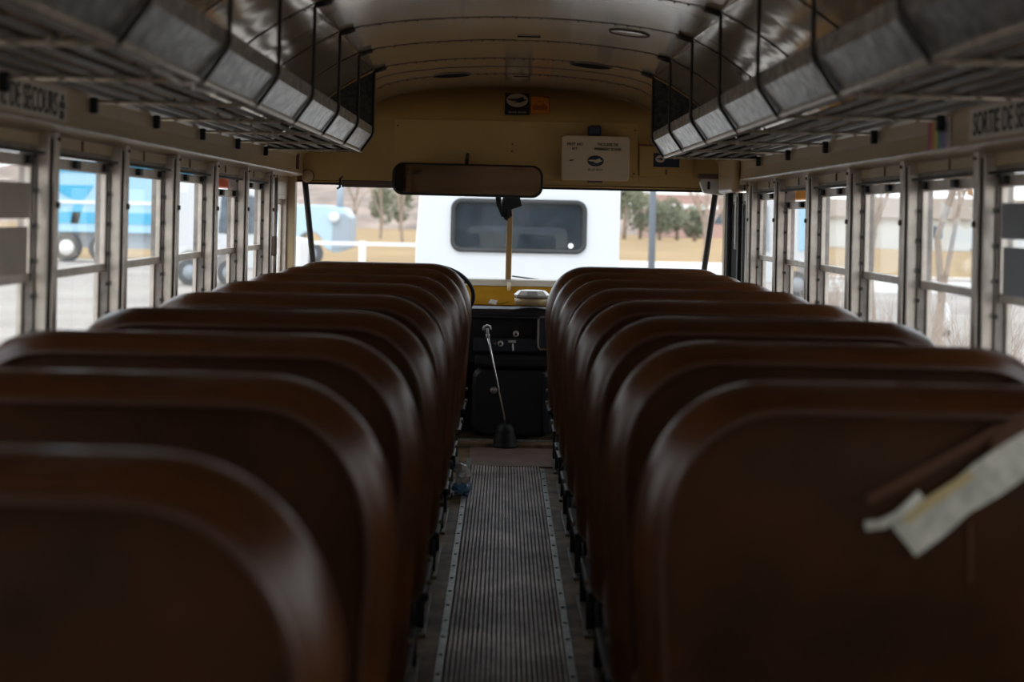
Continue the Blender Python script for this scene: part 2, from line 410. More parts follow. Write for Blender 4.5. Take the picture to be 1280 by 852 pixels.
# posts and windows
def glass_panel(x, y0, y1, z0, z1): g = MB(); g.box(x-.002, x+.002, y0, y1, z0, z1); return g
wn = 0; tn = 10
for s in (-1, 1):
    for k, yp in enumerate(POSTS):
        g = MB()
        x0, x1 = s*1.183, s*1.268
        g.box(x0, x1, yp-.012, yp+.026, SILL, 1.468)
        g.box(s*1.195, x1, yp-.028, yp-.012, SILL, 1.455)
        o = struct(g.build('trim_%d' % tn, M['alu'], bevel=.003)); tn += 1
        g = MB(); g.box(s*1.191, s*1.233, yp-.0175, yp-.0115, SILL, 1.45); g.build('channel', M['black_rubber'], o)
        if yp > 3:
            for z in (.95, 1.28, 1.45):
                g = MB(); r = .009 if z == 1.28 else .005
                g.tube([(x0, yp+.006, z), (x0-s*.006, yp+.006, z)], r, 10); g.build('bolt', M['redlens'] if False else M['brown'], o)
    for k in range(len(POSTS)-1):
        ya, yb = POSTS[k]+.026, POSTS[k+1]-.028
        wn += 1
        root = struct(empty('window_%d' % wn, (0, 0, 0)))
        vis = yb > 3.1
        drop = .045 if k == len(POSTS)-3 else 0
        if k == len(POSTS)-2: drop = .0
        g = MB(); g.ring(ya, yb, SILL, HEAD, .011, s*1.225, s*1.269); g.build('window_frame', M['alu_dark'], root, bevel=.002)
        # upper sash
        zt, zm = HEAD-.022-drop, 1.095
        g = MB(); g.box(s*1.233, s*1.249, ya+.011, yb-.011, zt-.032, zt); g.box(s*1.233, s*1.249, ya+.011, yb-.011, zm-.012, zm+.012)
        g.box(s*1.233, s*1.249, ya+.011, ya+.024, zm, zt-.03); g.box(s*1.233, s*1.249, yb-.024, yb-.011, zm, zt-.03)
        g.build('upper_sash', M['alu'], root, bevel=.002)
        glass_panel(s*1.241, ya+.02, yb-.02, zm+.01, zt-.028).build('upper_glass', M['glass'], root)
        g = MB(); g.box(s*1.251, s*1.265, ya+.011, yb-.011, zm-.012, zm+.012); g.box(s*1.251, s*1.265, ya+.011, yb-.011, SILL+.016, SILL+.04)
        g.box(s*1.251, s*1.265, ya+.011, ya+.022, SILL+.03, zm); g.box(s*1.251, s*1.265, yb-.022, yb-.011, SILL+.03, zm)
        g.build('lower_sash', M['alu'], root, bevel=.002)
        glass_panel(s*1.258, ya+.02, yb-.02, SILL+.03, zm-.01).build('lower_glass', M['glass'], root)
        if vis:
            for yy in (ya+.30, yb-.055):
                g = MB(); g.box(s*1.219, s*1.234, yy-.020, yy+.020, zt-.027, zt-.003)
                g.build('latch', M['black_metal'], root, bevel=.003)
            g = MB(); g.box(s*1.229, s*1.233, ya+.012, ya+.018, zt-.03, HEAD-.016); g.box(s*1.226, s*1.20, ya+.018, yb-.018, HEAD-.022, HEAD-.014); g.build('gasket', M['black_rubber'], root)
            for yside in (yb-.012, ya+.012):
                g = MB()
                for j in range(7): g.box(s*1.222, s*1.232, yside-.003, yside+.0015, SILL+.08+j*.09, SILL+.092+j*.09)
                g.build('notch_strip', M['black_metal'], root)
# driver's side window (left, front)
ya, yb = POSTS[-1]+.030, 8.13
wn += 1; root = struct(empty('window_%d' % wn))
g = MB(); g.ring(ya, yb, SILL, 1.36, .022, -1.269, -1.225); g.box(-1.269, -1.223, ya, yb, 1.36, HEAD); g.build('window_frame', M['alu'], root, bevel=.002)
ym = (ya+yb)/2
g = MB(); g.ring(ya+.022, ym+.02, SILL+.02, 1.34, .03, -1.247, -1.233); g.build('sliding_sash', M['alu'], root, bevel=.002)
g = MB(); g.ring(ym-.02, yb-.022, SILL+.02, 1.34, .03, -1.263, -1.249); g.build('fixed_sash', M['alu'], root, bevel=.002)
g = MB(); g.box(-1.233, -1.228, ym-.004, ym+.004, SILL+.03, 1.33); g.build('gasket', M['black_rubber'], root)
glass_panel(-1.240, ya+.04, ym, SILL+.04, 1.32).build('glass', M['glass'], root)
glass_panel(-1.256, ym, yb-.04, SILL+.04, 1.32).build('glass', M['glass'], root)
# padded handle on the post
g = MB(); g.box(-1.183, -1.160, POSTS[-1]-.016, POSTS[-1]+.020, 1.05, 1.15)
tag(g.build('grab_pad', M['brown'], bevel=.008), 'small brown padded block on the post beside the driver side window', 'grab handle')
g = MB(); g.tube([(-1.168, POSTS[-1]+.004, .8), (-1.168, POSTS[-1]+.004, 1.44)], .008, 8)
tag(g.build('grab_rail', M['alu_dark'], smooth=True), 'thin vertical metal rod running up the post beside the driver window', 'rail')

# front pillars
for s in (-1, 1):
    g = MB(); g.box(s*1.180, s*1.265, 8.13, 8.20, 0, 1.50)
    struct(g.build('trim_%d' % tn, M['cream'], bevel=.006)); tn += 1
g = MB(); g.box(1.180, 1.265, 7.385, 7.43, 0, 1.47); struct(g.build('trim_%d' % tn, M['cream'], bevel=.005)); tn += 1

# folding entrance door on the right
dr = struct(empty('door_1'))
for (a, b_) in ((7.44, 7.77), (7.80, 8.12)):
    g = MB(); g.ring(a, b_, .04, 1.42, .052, 1.217, 1.254); g.build('door_leaf', M['white'], dr, bevel=.004)
    g = MB(); g.ring(a+.048, b_-.048, .36, 1.376, .020, 1.212, 1.258); g.box(1.222, 1.247, a+.05, b_-.05, .09, .38); g.build('rubber_seal', M['black_rubber'], dr, bevel=.003)
    glass_panel(1.235, a+.06, b_-.06, .38, 1.36).build('glass', M['glass'], dr)
g = MB(); g.box(1.197, 1.257, 7.765, 7.805, .04, 1.42); g.build('centre_seal', M['black_rubber'], dr, bevel=.006)
g = MB(); g.box(1.187, 1.232, 8.085, 8.125, .04, 1.45); g.build('edge_seal', M['black_rubber'], dr, bevel=.006)
g = MB(); g.box(1.192, 1.222, 7.83, 7.865, 1.12, 1.40); g.build('hinge_plate', M['white'], dr, bevel=.006)

# front bulkhead (rounded cap into the roof)
def ycap(z): return 8.20 if z < 1.80 else 8.20 + ((z-1.80)/.205)**1.6*.26
zs = [1.445, 1.5, 1.6, 1.7, 1.8, 1.84, 1.88, 1.91, 1.94, 1.97, 1.99, 2.009]
g = MB(); nx = 40
for z in zs:
    for i in range(nx+1):
        x = -1.235 + 2.47*i/nx
        zz = min(z, zceil(x)+.004) if abs(x) < 1.09 else min(z, 1.64)
        g.v.append((x, ycap(zz), zz))
for j in range(len(zs)-1):
    for i in range(nx): a = j*(nx+1)+i; g.f.append((a, a+1, a+nx+2, a+nx+1)); g.mi.append(0)
g.box(-1.235, 1.235, 8.20, 8.26, 1.437, 1.449)
struct(g.build('wall_front', M['bulk'], smooth=True))
g = MB(); g.box(-1.14, 1.14, 8.205, 8.225, 1.425, 1.438); g.box(-1.17, 1.17, 8.69, 8.74, 0, .90)
o = struct(g.build('wall_front_lower', M['black_rubber']))
# windshield frame in the sloped plane
def ws(x, t): return Vector((x, 8.215 + .485*t, 1.437 - .543*t))     # t 0 top, 1 bottom
wn += 1; root = struct(empty('window_%d' % wn))
for s in (-1, 1):
    a, b_ = ws(s*1.14, -.01), ws(s*1.14, 1.02)
    g = MB(); g.tube([a, b_], .017, 10); g.build('corner_divider', M['black_rubber'], root, smooth=True)
    x0, x1 = (s*.015, s*1.135)
    g = MB(); p = [ws(x0, 0), ws(x1, 0), ws(x1, 1), ws(x0, 1)]; nrm = Vector((0, .543, .485)).normalized()*.004
    g.add(p + [q+nrm for q in p], [(0,1,2,3), (7,6,5,4), (0,4,5,1), (1,5,6,2), (2,6,7,3), (3,7,4,0)]); g.build('windshield_glass', M['wglass'], root)
    g = MB(); g.add([(s*1.15, 8.22, 1.437), (s*1.15, 8.70, .894), (s*1.235, 8.22, .894), (s*1.235, 8.205, 1.437)], [(0, 1, 2, 3)])
    g.build('quarter_glass', M['wglass'], root)
g = MB(); g.prism([(-.018, -.012), (.018, -.012), (.018, .012), (-.018, .012)], 'z', 0, 1)
g = MB(); a, b_ = ws(0, -.01), ws(0, 1.04)
v = []
for q in (a, b_):
    v += [q + Vector((-.017, -.02, 0)), q + Vector((.017, -.02, 0)), q + Vector((.017, .02, 0)), q + Vector((-.017, .02, 0))]
g.loft([v[:4], v[4:]]); g.build('centre_post', M['cream'], root, bevel=.004)
g = MB(); g.tube([(.004, 8.60, .885), (.004, 8.55, .80)], .010, 8); g.build('post_foot', M['cream'], root, smooth=True)

# cowl below the windshield: pale frame strip, ochre panel
g = MB(); g.prism([(8.72, .905), (8.66, .900), (8.63, .862), (8.72, .862)], 'x', -1.17, 1.17); struct(g.build('trim_%d' % tn, M['strip_pale'], bevel=.006)); tn += 1
g = MB(); g.prism([(8.70, .862), (8.635, .862), (8.34, .772), (8.34, .74), (8.70, .74)], 'x', -1.17, 1.17); struct(g.build('trim_%d' % tn, M['tan'], bevel=.004)); tn += 1

# ------------------------------------------------------------ dashboard and driver area
da = thing('dashboard', 'black dashboard under the ochre windshield cowl', 'dashboard', (0, 8.3, 0))
g = MB(); g.prism([(.04, .765), (-.05, .755), (-.07, .715), (-.03, .70), (.0, .45), (.3, .45), (.38, .74)], 'x', -1.12, .75); g.build('panel', M['dash_black'], da, bevel=.008)
g = MB(); g.tube([(-1.1, -.068, .708), (.7, -.068, .708)], .005, 6); g.build('edge_moulding', M['heater'], da, smooth=True)
for i, (px, py, r, nm) in enumerate(((645, 417, .017, 'knob'), (625.5, 429, .017, 'knob'), (619, 429, .007, 'knob'))):
    c = at(px, py, 8.26) - Vector((0, 8.3, 0))
    g = MB(); g.tube([c + Vector((0, .04, 0)), c, c + Vector((0, -.03, 0)), c+Vector((0, -.035, 0))], [r, r, r*.9, r*.5], 14); g.build('knob', M['knobw'] if i < 2 else M['alu_dark'], da, smooth=True)
    if i < 2: g = MB(); g.tube([c + Vector((0, -.034, 0)), c + Vector((0, -.040, 0))], r*.45, 10); g.build('knob_cap', M['black_metal'], da)
c = at(640, 430, 8.26) - Vector((0, 8.3, 0))
g = MB(); g.box(c.x-.022, c.x+.022, c.y-.02, c.y+.03, c.z+.01, c.z+.022); g.tube([c+Vector((.004, 0, .01)), c+Vector((.006, -.02, -.035))], .006, 8); g.build('pull_handle', M['knobw'], da, bevel=.003)
g = MB(); a = at(673, 397, 8.24); b_ = at(700, 436, 8.24)
hb = rrect(.20, .18, .02); cx, cz = a.x+.10, (a.z+b_.z)/2
pts = [(cx+x, 8.235-8.3, cz+z) for x, z in hb]
g.tube(pts, .007, 6, closed=True); g.build('bezel', M['alu_dark'], da, smooth=True)
g = MB(); g.prism([(cx+x, cz+z) for x, z in hb], 'y', -.06, -.02); g.build('recessed_panel', M['heater'], da)
g = MB(); c = at(630, 422, 8.28)
g.box(c.x-.17, c.x+.19, -.048, -.03, c.z-.075, c.z+.0); g.build('switch_plate', M['heater'], da, bevel=.004)

hb = thing('heater_box', 'bulky dark heater housing on the floor below the dashboard', 'heater', (.03, 8.42, 0))
g = MB()
for_r = []
for (ins, y) in ((.02, -.17), (.0, -.15), (0, .06)):
    for_r.append([(x, y, .235+z) for x, z in rrect(.44-ins*2, .39-ins*2, .06)])
g.loft(for_r); g.build('housing', M['dash_black'], hb, smooth=False, bevel=.006)
g = MB(); g.box(.175, .225, -.185, -.14, .06, .38); g.build('side_highlight', M['heater'], hb, bevel=.018, seg=4)  # paler bluish strip: highlight along the housing's right edge, put into the colour
g = MB(); g.box(-.21, .25, -.20, -.155, .43, .50); g.build('top_duct', M['dash_black'], hb, bevel=.02, seg=3)
g = MB(); g.tube([(-.10, -.17, .30), (-.10, -.185, .30)], .02, 12); g.build('valve', M['alu_dark'], hb, smooth=True)

gl = thing('gear_lever', 'long thin chrome gear lever with bent grip rising from a black rubber boot', 'gear lever', (.0, 8.12, .008))
g = MB(); n = 20
g.loft([[(r*1.0*math.cos(2*PI*i/n), r*math.sin(2*PI*i/n), z) for i in range(n)] for r, z in ((.075, 0), (.078, .012), (.062, .02), (.068, .035), (.058, .045), (.062, .06), (.050, .07), (.052, .085), (.045, .11), (.030, .125), (.012, .13))])
g.build('boot', M['black_rubber'], gl, smooth=True)
top = at(610, 422, 7.88) - Vector((0, 8.12, .008))
g = MB(); g.tube([(0, 0, .10), (-.008, -.02, .17), tuple(top)], [.008, .0055, .005], 8); g.build('rod', M['chrome'], gl, smooth=True)
g = MB(); g.tube([top, top+Vector((-.003, 0, .02))], .011, 10); g.build('collar', M['knobw'], gl, smooth=True)
g = MB(); g.tube([top+Vector((-.003, 0, .02)), top+Vector((-.006, 0, .05))], .009, 10)
g.tube([top+Vector((-.026, 0, .040)), top+Vector((-.022, 0, .058)), top+Vector((-.006, 0, .066)), top+Vector((.010, 0, .060)), top+Vector((.014, 0, .044))], .006, 8)
g.build('grip', M['knobw'], gl, smooth=True)

# steering wheel
sw = thing('steering_wheel', 'thin black steering wheel behind the front left bench', 'steering wheel', (-.412, 7.90, .842))
R = Matrix.Rotation(math.radians(38), 3, 'X')
R = Matrix.Rotation(math.radians(-46), 3, 'X')
def wr(x, y, z): return R @ Vector((x, y, z))
g = MB(); n = 48; g.tube([wr(.225*math.cos(2*PI*i/n), 0.0 + 0, 0) if False else R @ Vector((.225*math.cos(2*PI*i/n), .225*math.sin(2*PI*i/n), 0)) for i in range(n)], .0115, 8, closed=True); 
for v_ in g.v: pass
rim = g.build('rim', M['black_rubber'], sw, smooth=True)
for a in (90, 210, 330):
    g = MB(); g.tube([(0, 0, 0), R @ Vector((.22*math.cos(math.radians(a)), .22*math.sin(math.radians(a)), 0))], .007, 8); g.build('spoke', M['black_metal'], sw, smooth=True)
g = MB(); g.tube([R @ Vector((0, 0, .02)), R @ Vector((0, 0, -.03))], [.035, .045], 16); g.build('hub', M['black_rubber'], sw, smooth=True)
g = MB(); g.tube([R @ Vector((0, 0, -.03)), R @ Vector((0, 0, -.42))], .02, 12); g.build('column', M['black_metal'], sw, smooth=True)

# round cream fan on the cowl
c = at(665, 371, 8.26)
fn = thing('dashboard_fan', 'round cream fan lying flat with a metal cap on the dashboard', 'fan', (c.x, 8.28, c.z-.045))
g = MB(); n = 10
def disc(rings, n): return [[(r*math.cos(2*PI*i/n), r*.8*math.sin(2*PI*i/n), z) for i in range(n)] for r, z in rings]
g.loft(disc(((.085, 0), (.098, .008), (.100, .030), (.096, .036)), 28)); g.build('body', M['cream'], fn, smooth=True)
g = MB(); g.loft(disc(((.094, .036), (.094, .046)), 28)); g.build('dark_band', M['brown'], fn, smooth=True)
g = MB(); g.loft(disc(((.098, .046), (.102, .056), (.075, .080), (.055, .083)), 10)); g.build('cap', M['knobw'], fn)
g = MB(); g.tube([(.06, -.03, .04), (.13, -.03, .042)], .005, 8); g.tube([(.125, -.03, .042), (.15, -.03, .044)], .010, 10); g.build('arm', M['knobw'], fn, smooth=True)
g = MB(); g.tube([(0, -.02, 0), (0, -.02, -.008)], .03, 14); g.build('foot', M['alu_dark'], fn, smooth=True)
g = MB(); g.box(.12, .14, -.035, -.015, -.008, .036); g.build('bracket', M['cream'], fn, bevel=.003)
c = at(616, 378, 8.30)
tg = thing('paper_tag', 'small crumpled white paper tag with a string on the dashboard edge', 'tag', (c.x, c.y, c.z))
g = MB(); g.add([(-.026, 0, -.004), (.018, -.01, -.012), (.026, .01, .010), (-.012, .02, .016), (-.026, 0, -.001), (.018, -.01, -.009), (.026, .01, .013), (-.012, .02, .019)], [(0, 1, 2, 3), (7, 6, 5, 4), (0, 4, 5, 1), (1, 5, 6, 2), (2, 6, 7, 3), (3, 7, 4, 0)]); g.build('paper', M['white'], tg)
g = MB(); g.tube([(.02, 0, 0), (.04, 0, -.008), (.09, .01, .006)], .002, 6); g.build('string', M['tan'], tg)
# wiper
g = MB(); g.tube([at(640, 345, 8.74), at(660, 347.5, 8.76), at(690, 351.5, 8.78)], .005, 6)
tag(g.build('windshield_wiper', M['black_rubber']), 'thin black wiper resting at the bottom of the windshield right of the centre post', 'wiper')

# big interior mirror
c = at(584.5, 225, 7.95)
mr = thing('rear_view_mirror', 'wide black framed interior mirror hung at the top of the windshield', 'mirror', tuple(c))
mr.rotation_euler = (math.radians(-6), ROLL*.2, 0)
g = MB()
O = lambda w_, h_, r_, y: [(x, y, z) for x, z in rrect(w_, h_, r_, 8)]
g.loft([O(.80, .165, .055, .02), O(.812, .176, .06, .005), O(.806, .172, .058, -.012), O(.785, .152, .05, -.012)], caps=(True, False)); g.build('frame', M['black_rubber'], mr, smooth=True)
g = MB(); g.prism([(x, z) for x, z in rrect(.788, .155, .05, 8)], 'y', -.010, -.004); g.build('mirror_glass', M['mirror'], mr)
g = MB(); g.tube([(-.01, .02, .03), (-.01, .12, .12), (-.01, .22, .17)], .010, 8); g.build('arm', M['black_metal'], mr, smooth=True)
# camera-like gadget and cable bunch below
c = at(634, 256, 8.12)
gd = thing('dash_camera', 'small black gadget with a bunch of black cables hanging under the wide mirror', 'dash camera', tuple(c))
R2 = Matrix.Rotation(math.radians(-20), 3, 'Y')
g = MB(); g.box(-.01, .075, -.03, .03, -.02, .055, R2); g.build('body', M['black_metal'], gd, bevel=.006)
g = MB(); g.tube([(.03, 0, .04), (.03, .04, .075)], .012, 8); g.build('mount', M['black_metal'], gd, smooth=True)
g = MB(); random.seed(3)
for k in range(9):
    a = random.uniform(-.06, .01); e = random.uniform(-.03, .02)
    g.tube([(a, random.uniform(-.02, .02), .055), (a*.7-.012, -.01, 0), (e*.6-.005, random.uniform(-.02, .01), -.055-random.uniform(0, .03)), (e*.7+.010, 0, -.06), (.01, 0, .0)], .0095, 6)
g.build('cables', M['black_rubber'], gd, smooth=True)

# sun visor roll
a, b_ = at(427, 229, 8.08), at(500, 229.5, 8.08)
sv = thing('sun_visor', 'narrow dark sun visor bar at the top left of the windshield', 'sun visor', tuple(a))
g = MB(); d = b_-a; g.box(0, d.x, -.006, .006, -.020, .018); g.build('blade', M['brown'], sv, bevel=.004)
g = MB(); g.tube([(-.008, 0, .03), (-.010, 0, -.022), (-.025, 0, -.03)], .006, 8); g.tube([(-.008, 0, .02), (-.008, .11, .04)], .005, 8); g.build('clip', M['black_metal'], sv, smooth=True)

# access panel on bulkhead
p0, p1 = at(493, 152, 8.19), at(797, 216, 8.19)
hp = thing('access_panel', 'wide flat cream access panel on the bulkhead above the windshield', 'panel', ((p0.x+p1.x)/2, 8.197, 1.62))
w_, h_ = p1.x-p0.x, .30
g = MB(); g.box(-w_/2, w_/2, -.006, 0, -h_/2+.005, h_/2+.03); g.build('plate', M['bulk'], hp, bevel=.004)
for (x, z) in ((-.02, .05), (-.022, .01), (w_/2-.02, .14), (w_/2-.02, -.10), (-w_/2+.02, .14)): g = MB(); g.tube([(x, -.005, z), (x, -.010, z)], .006, 8); g.build('screw', M['brown'], hp)
g = MB(); g.box(w_/2-.16, w_/2-.01, -.0085, -.006, -.12, .15); g.build('seam_plate', M['bulk'], hp, bevel=.002)

def bird(parent, x, z, y, rx, rz, m_oval, m_bird):
    n = 28
    g = MB(); g.prism([(x+rx*math.cos(2*PI*i/n), z+rz*math.sin(2*PI*i/n)) for i in range(n)], 'y', y, y-.001); g.build('emblem_oval', m_oval, parent)
    pts = [(-.62, .12), (-.1, .22), (.10, .55), (.45, .62), (.10, .30), (.55, .22), (.95, -.08), (.50, -.12), (.30, -.38), (-.05, -.36), (.12, -.20), (-.62, -.06)]
    pts = [(-.95, .10), (-.55, .20), (.05, .20), (.30, .42), (.62, .46), (.52, .26), (.92, .02), (.60, -.12), (.35, -.34), (-.30, -.38), (.05, -.16), (-.60, -.08)]
    g = MB(); g.prism([(x+rx*a, z+rz*b__) for a, b__ in pts], 'y', y-.001, y-.0018); g.build('emblem_bird', m_bird, parent)
# stickers (on the sloped cap)
def cap_root(name, label, cat, px, py):
    Y = 8.3
    for _ in range(12):
        c = at(px, py, Y); Y = ycap(c.z)
    z = c.z; sl = math.atan2(ycap(z+.005)-ycap(z-.005), .01)
    r = thing(name, label, cat, (c.x, Y-.004, z)); r.rotation_euler = (-sl, 0, 0); return r, 1/math.cos(sl)
st, k = cap_root('sticker', 'square navy sticker with a white bird oval above the windshield', 'sticker', 646.5, 130)
u = 8.25/F
w_, h_ = 31*u, 30*u*k
g = MB(); g.box(-w_/2, w_/2, -.001, 0, -h_/2, h_/2); g.build('backing', M['navy'], st)
bird(st, 0, .022*k, -.0012, w_*.44, h_*.31, M['white_sticker'], M['navy'])
text('BLUE BIRD', .021, M['white_sticker'], st, (0, -.0015, -.052*k), (PI/2, 0, 0), sx=1.0)
st, k = cap_root('sticker', 'square orange warning sticker with a triangle beside the navy one', 'sticker', 675, 131.5)
w_, h_ = 24*u, 24*u*k
g = MB(); g.box(-w_/2, w_/2, -.001, 0, -h_/2, h_/2); g.build('backing', M['orange_st'], st)
g = MB()
g.tube([(-.028, -.0015, 0), (.028, -.0015, 0), (0, -.0015, .042)], .0022, 4, closed=True)
for j in range(5): g.box(-.04, .04, -.002, -.001, -.012-j*.009, -.008-j*.009)
for (x0, x1, z0, z1) in ((-w_/2, w_/2, h_/2-.003, h_/2), (-w_/2, w_/2, -h_/2, -h_/2+.003), (-w_/2, -w_/2+.003, -h_/2, h_/2), (w_/2-.003, w_/2, -h_/2, h_/2), (.02, w_/2, h_/2-.012, h_/2)): g.box(x0, x1, -.0018, -.001, z0, z1)
g.build('print', M['red_ink'], st)
r, k = cap_root('slot_cover', 'thin dark slot strip above the navy sticker', 'vent', 647, 107.5)
g = MB(); g.box(-26*u, 26*u, -.006, 0, -.007, .007); g.build('strip', M['flat_black'], r)

# first aid kit
c = at(744, 198, 8.14)
fa = thing('first_aid_kit', 'cream first aid box on the bulkhead right of the mirror', 'first aid kit', (c.x, 8.186, c.z))
w_, h_ = .372, .245
g = MB(); g.loft([[(x, y, z) for x, z in rrect(w_*k_, h_-(1-k_)*w_, .018)] for y, k_ in ((0, .97), (-.045, .97), (-.05, .955), (-.052, .97), (-.056, 1), (-.078, 1), (-.084, .975))]); g.build('case', M['kit'], fa)
F0 = -.0845
text('FIRST AID', .020, M['ink'], fa, (-.115, F0, .075), (PI/2, 0, 0), bold=.0006)
text('KIT', .020, M['ink'], fa, (-.115, F0, .050), (PI/2, 0, 0), bold=.0006)
text('TROUSSE DE', .020, M['ink'], fa, (.065, F0, .075), (PI/2, 0, 0), bold=.0006)
text('PREMIERS SOINS', .020, M['ink'], fa, (.065, F0, .050), (PI/2, 0, 0), bold=.0006)
bird(fa, 0, -.015, F0, .045, .030, M['navy'], M['kit'])
text('BLUE BIRD', .017, M['ink'], fa, (0, F0, -.063), (PI/2, 0, 0))
g = MB(); g.box(-.04, .04, -.07, 0, -h_/2-.012, -h_/2+.003); g.build('latch', M['brown'], fa, bevel=.003)
g = MB(); g.prism([(-.145, -.012), (-.120, -.008), (-.120, -.014), (-.140, -.018)], 'y', F0, F0-.001); g.build('small_mark', M['ink'], fa)
c = at(743, 164, 8.17)
g = MB(); g.box(-.036, .036, -.05, .02, -.03, .03); o = g.build('bulkhead_lamp', M['navy'], bevel=.012, seg=3, loc=(c.x, 8.18, c.z)); tag(o, 'small dark blue plastic lamp above the first aid box', 'lamp')

# right hatch with blue label
c = at(833, 201, 8.18)
ht = thing('hatch_cover', 'small cream hatch with a navy label, right end of the bulkhead', 'hatch', (c.x, 8.195, c.z))
g = MB(); g.box(-.15, .15, -.012, 0, -.085, .085); g.build('door', M['bulk'], ht, bevel=.006)
g = MB(); g.box(-.155, .06, -.018, -.010, .080, .088); g.build('hinge', M['red_ink'], ht)
g = MB(); g.box(-.072, .072, -.0135, -.012, -.035, .042); g.build('label_plate', M['navy'], ht)
bird(ht, -.034, .010, -.0137, .026, .020, M['white_sticker'], M['navy'])
g = MB(); g.box(-.004, .004, -.02, -.01, -.075, -.048); g.build('catch', M['brown'], ht)
# cream box and bracket by the door
g = MB(); g.box(1.105, 1.149, 7.42, 7.90, 1.415, 1.60); o = g.build('door_motor_cover', M['cream'], bevel=.02, seg=4)
tag(o, 'rounded cream metal box above the entrance door at the front right', 'cover box')
c = at(893, 230, 8.05)
br = thing('door_linkage', 'pale ribbed bracket with black strap under the bulkhead above the door', 'bracket', tuple(c))
g = MB(); g.prism([(-.085, .01), (-.06, -.05), (.05, -.062), (.075, .03), (-.06, .035)], 'y', -.03, .03); g.build('cover', M['knobw'], br, bevel=.012, seg=3)
for x in (-.035, .030): g = MB(); g.box(x-.008, x+.008, -.038, -.028, -.03, .012); g.build('slot', M['black_metal'], br, bevel=.003)
g = MB(); g.prism([(.055, .065), (.09, .06), (.10, -.02), (.085, -.045), (.062, -.03)], 'y', -.035, .03); g.build('strap', M['black_metal'], br, bevel=.004)
g = MB(); g.box(-.09, .06, -.03, .03, .028, .055); g.build('hinge', M['brown'], br, bevel=.004)
c = at(384, 220, 8.18)
rb = thing('round_cap', 'round cream cap on the front left corner above the window', 'cap', (c.x, 8.197, c.z))
g = MB(); g.loft([[(r_*math.cos(2*PI*i/20), y, r_*math.sin(2*PI*i/20)) for i in range(20)] for r_, y in ((.034, 0), (.034, -.008), (.028, -.012))]); g.build('disc', M['cream'], rb, smooth=True)
g = MB(); g.tube([(.036*math.cos(2*PI*i/20), -.002, .036*math.sin(2*PI*i/20)) for i in range(20)], .003, 6, closed=True); g.build('ring', M['brown'], rb)
c = at(367.5, 204, 7.9)
g = MB(); g.box(-1.152, -1.140, 7.92, 7.975, 1.50, 1.585); tag(g.build('wall_slot', M['brown'], bevel=.002), 'narrow dark vertical slot on the front left corner panel', 'slot')

# ------------------------------------------------------------ emergency exit signs and rainbow sticker on the coves
for s in (-1, 1):
    r = thing('exit_sign', 'long pale emergency exit strip reading SORTIE DE SECOURS, %s wall' % ('left' if s < 0 else 'right'), 'sign', (s*1.150, 3.30, 1.528))
    g = MB(); g.box(-.0015, .0015, -.47, .47, -.044, .044); g.build('strip', M['white_sticker'], r, bevel=.0005)
    rot = (PI/2, 0, PI/2) if s < 0 else (PI/2, 0, -PI/2)
    # the left wall is read looking towards -X: text runs towards +Y
    text('SORTIE DE SECOURS', .083, M['ink'], r, (-s*.003, (.385 if s < 0 else .43), 0), rot, sx=.74, bold=.0004, align='RIGHT' if s < 0 else 'LEFT')
    if s < 0:
        g = MB(); yy = .425
        g.tube([(.003, yy, .022), (.004, yy, .022)], .008, 10); g.box(.0025, .0035, yy-.022, yy+.022, -.006, .012); g.box(.0025, .0035, yy-.018, yy+.018, -.032, -.010)
        g.build('symbol', M['ink'], r)
cs = thing('rainbow_sticker', 'small rainbow striped sticker peeling from the right wall cove', 'sticker', (1.1475, 4.03, 1.520))
cols = [(.45, .10, .16), (.55, .12, .08), (.60, .28, .05), (.58, .50, .10), (.10, .28, .12), (.12, .18, .36), (.22, .14, .36), (.35, .30, .38)]
g = MB(); g.box(-.001, .001, -.112, .10, -.048, .045); g.build('backing', M['white_sticker'], cs)
for i, cc in enumerate(cols):
    m_ = mat('stripe_%d' % i, cc, .5); g = MB(); y1 = .095-i*.024; g.box(-.0022, -.001, y1-.024, y1, -.038+.003*(i % 2), .040); g.build('stripe', m_, cs)
text('GOTS', .034, M['ink'], cs, (-.003, -.045, .015), (PI/2, 0, -PI/2), sx=1)
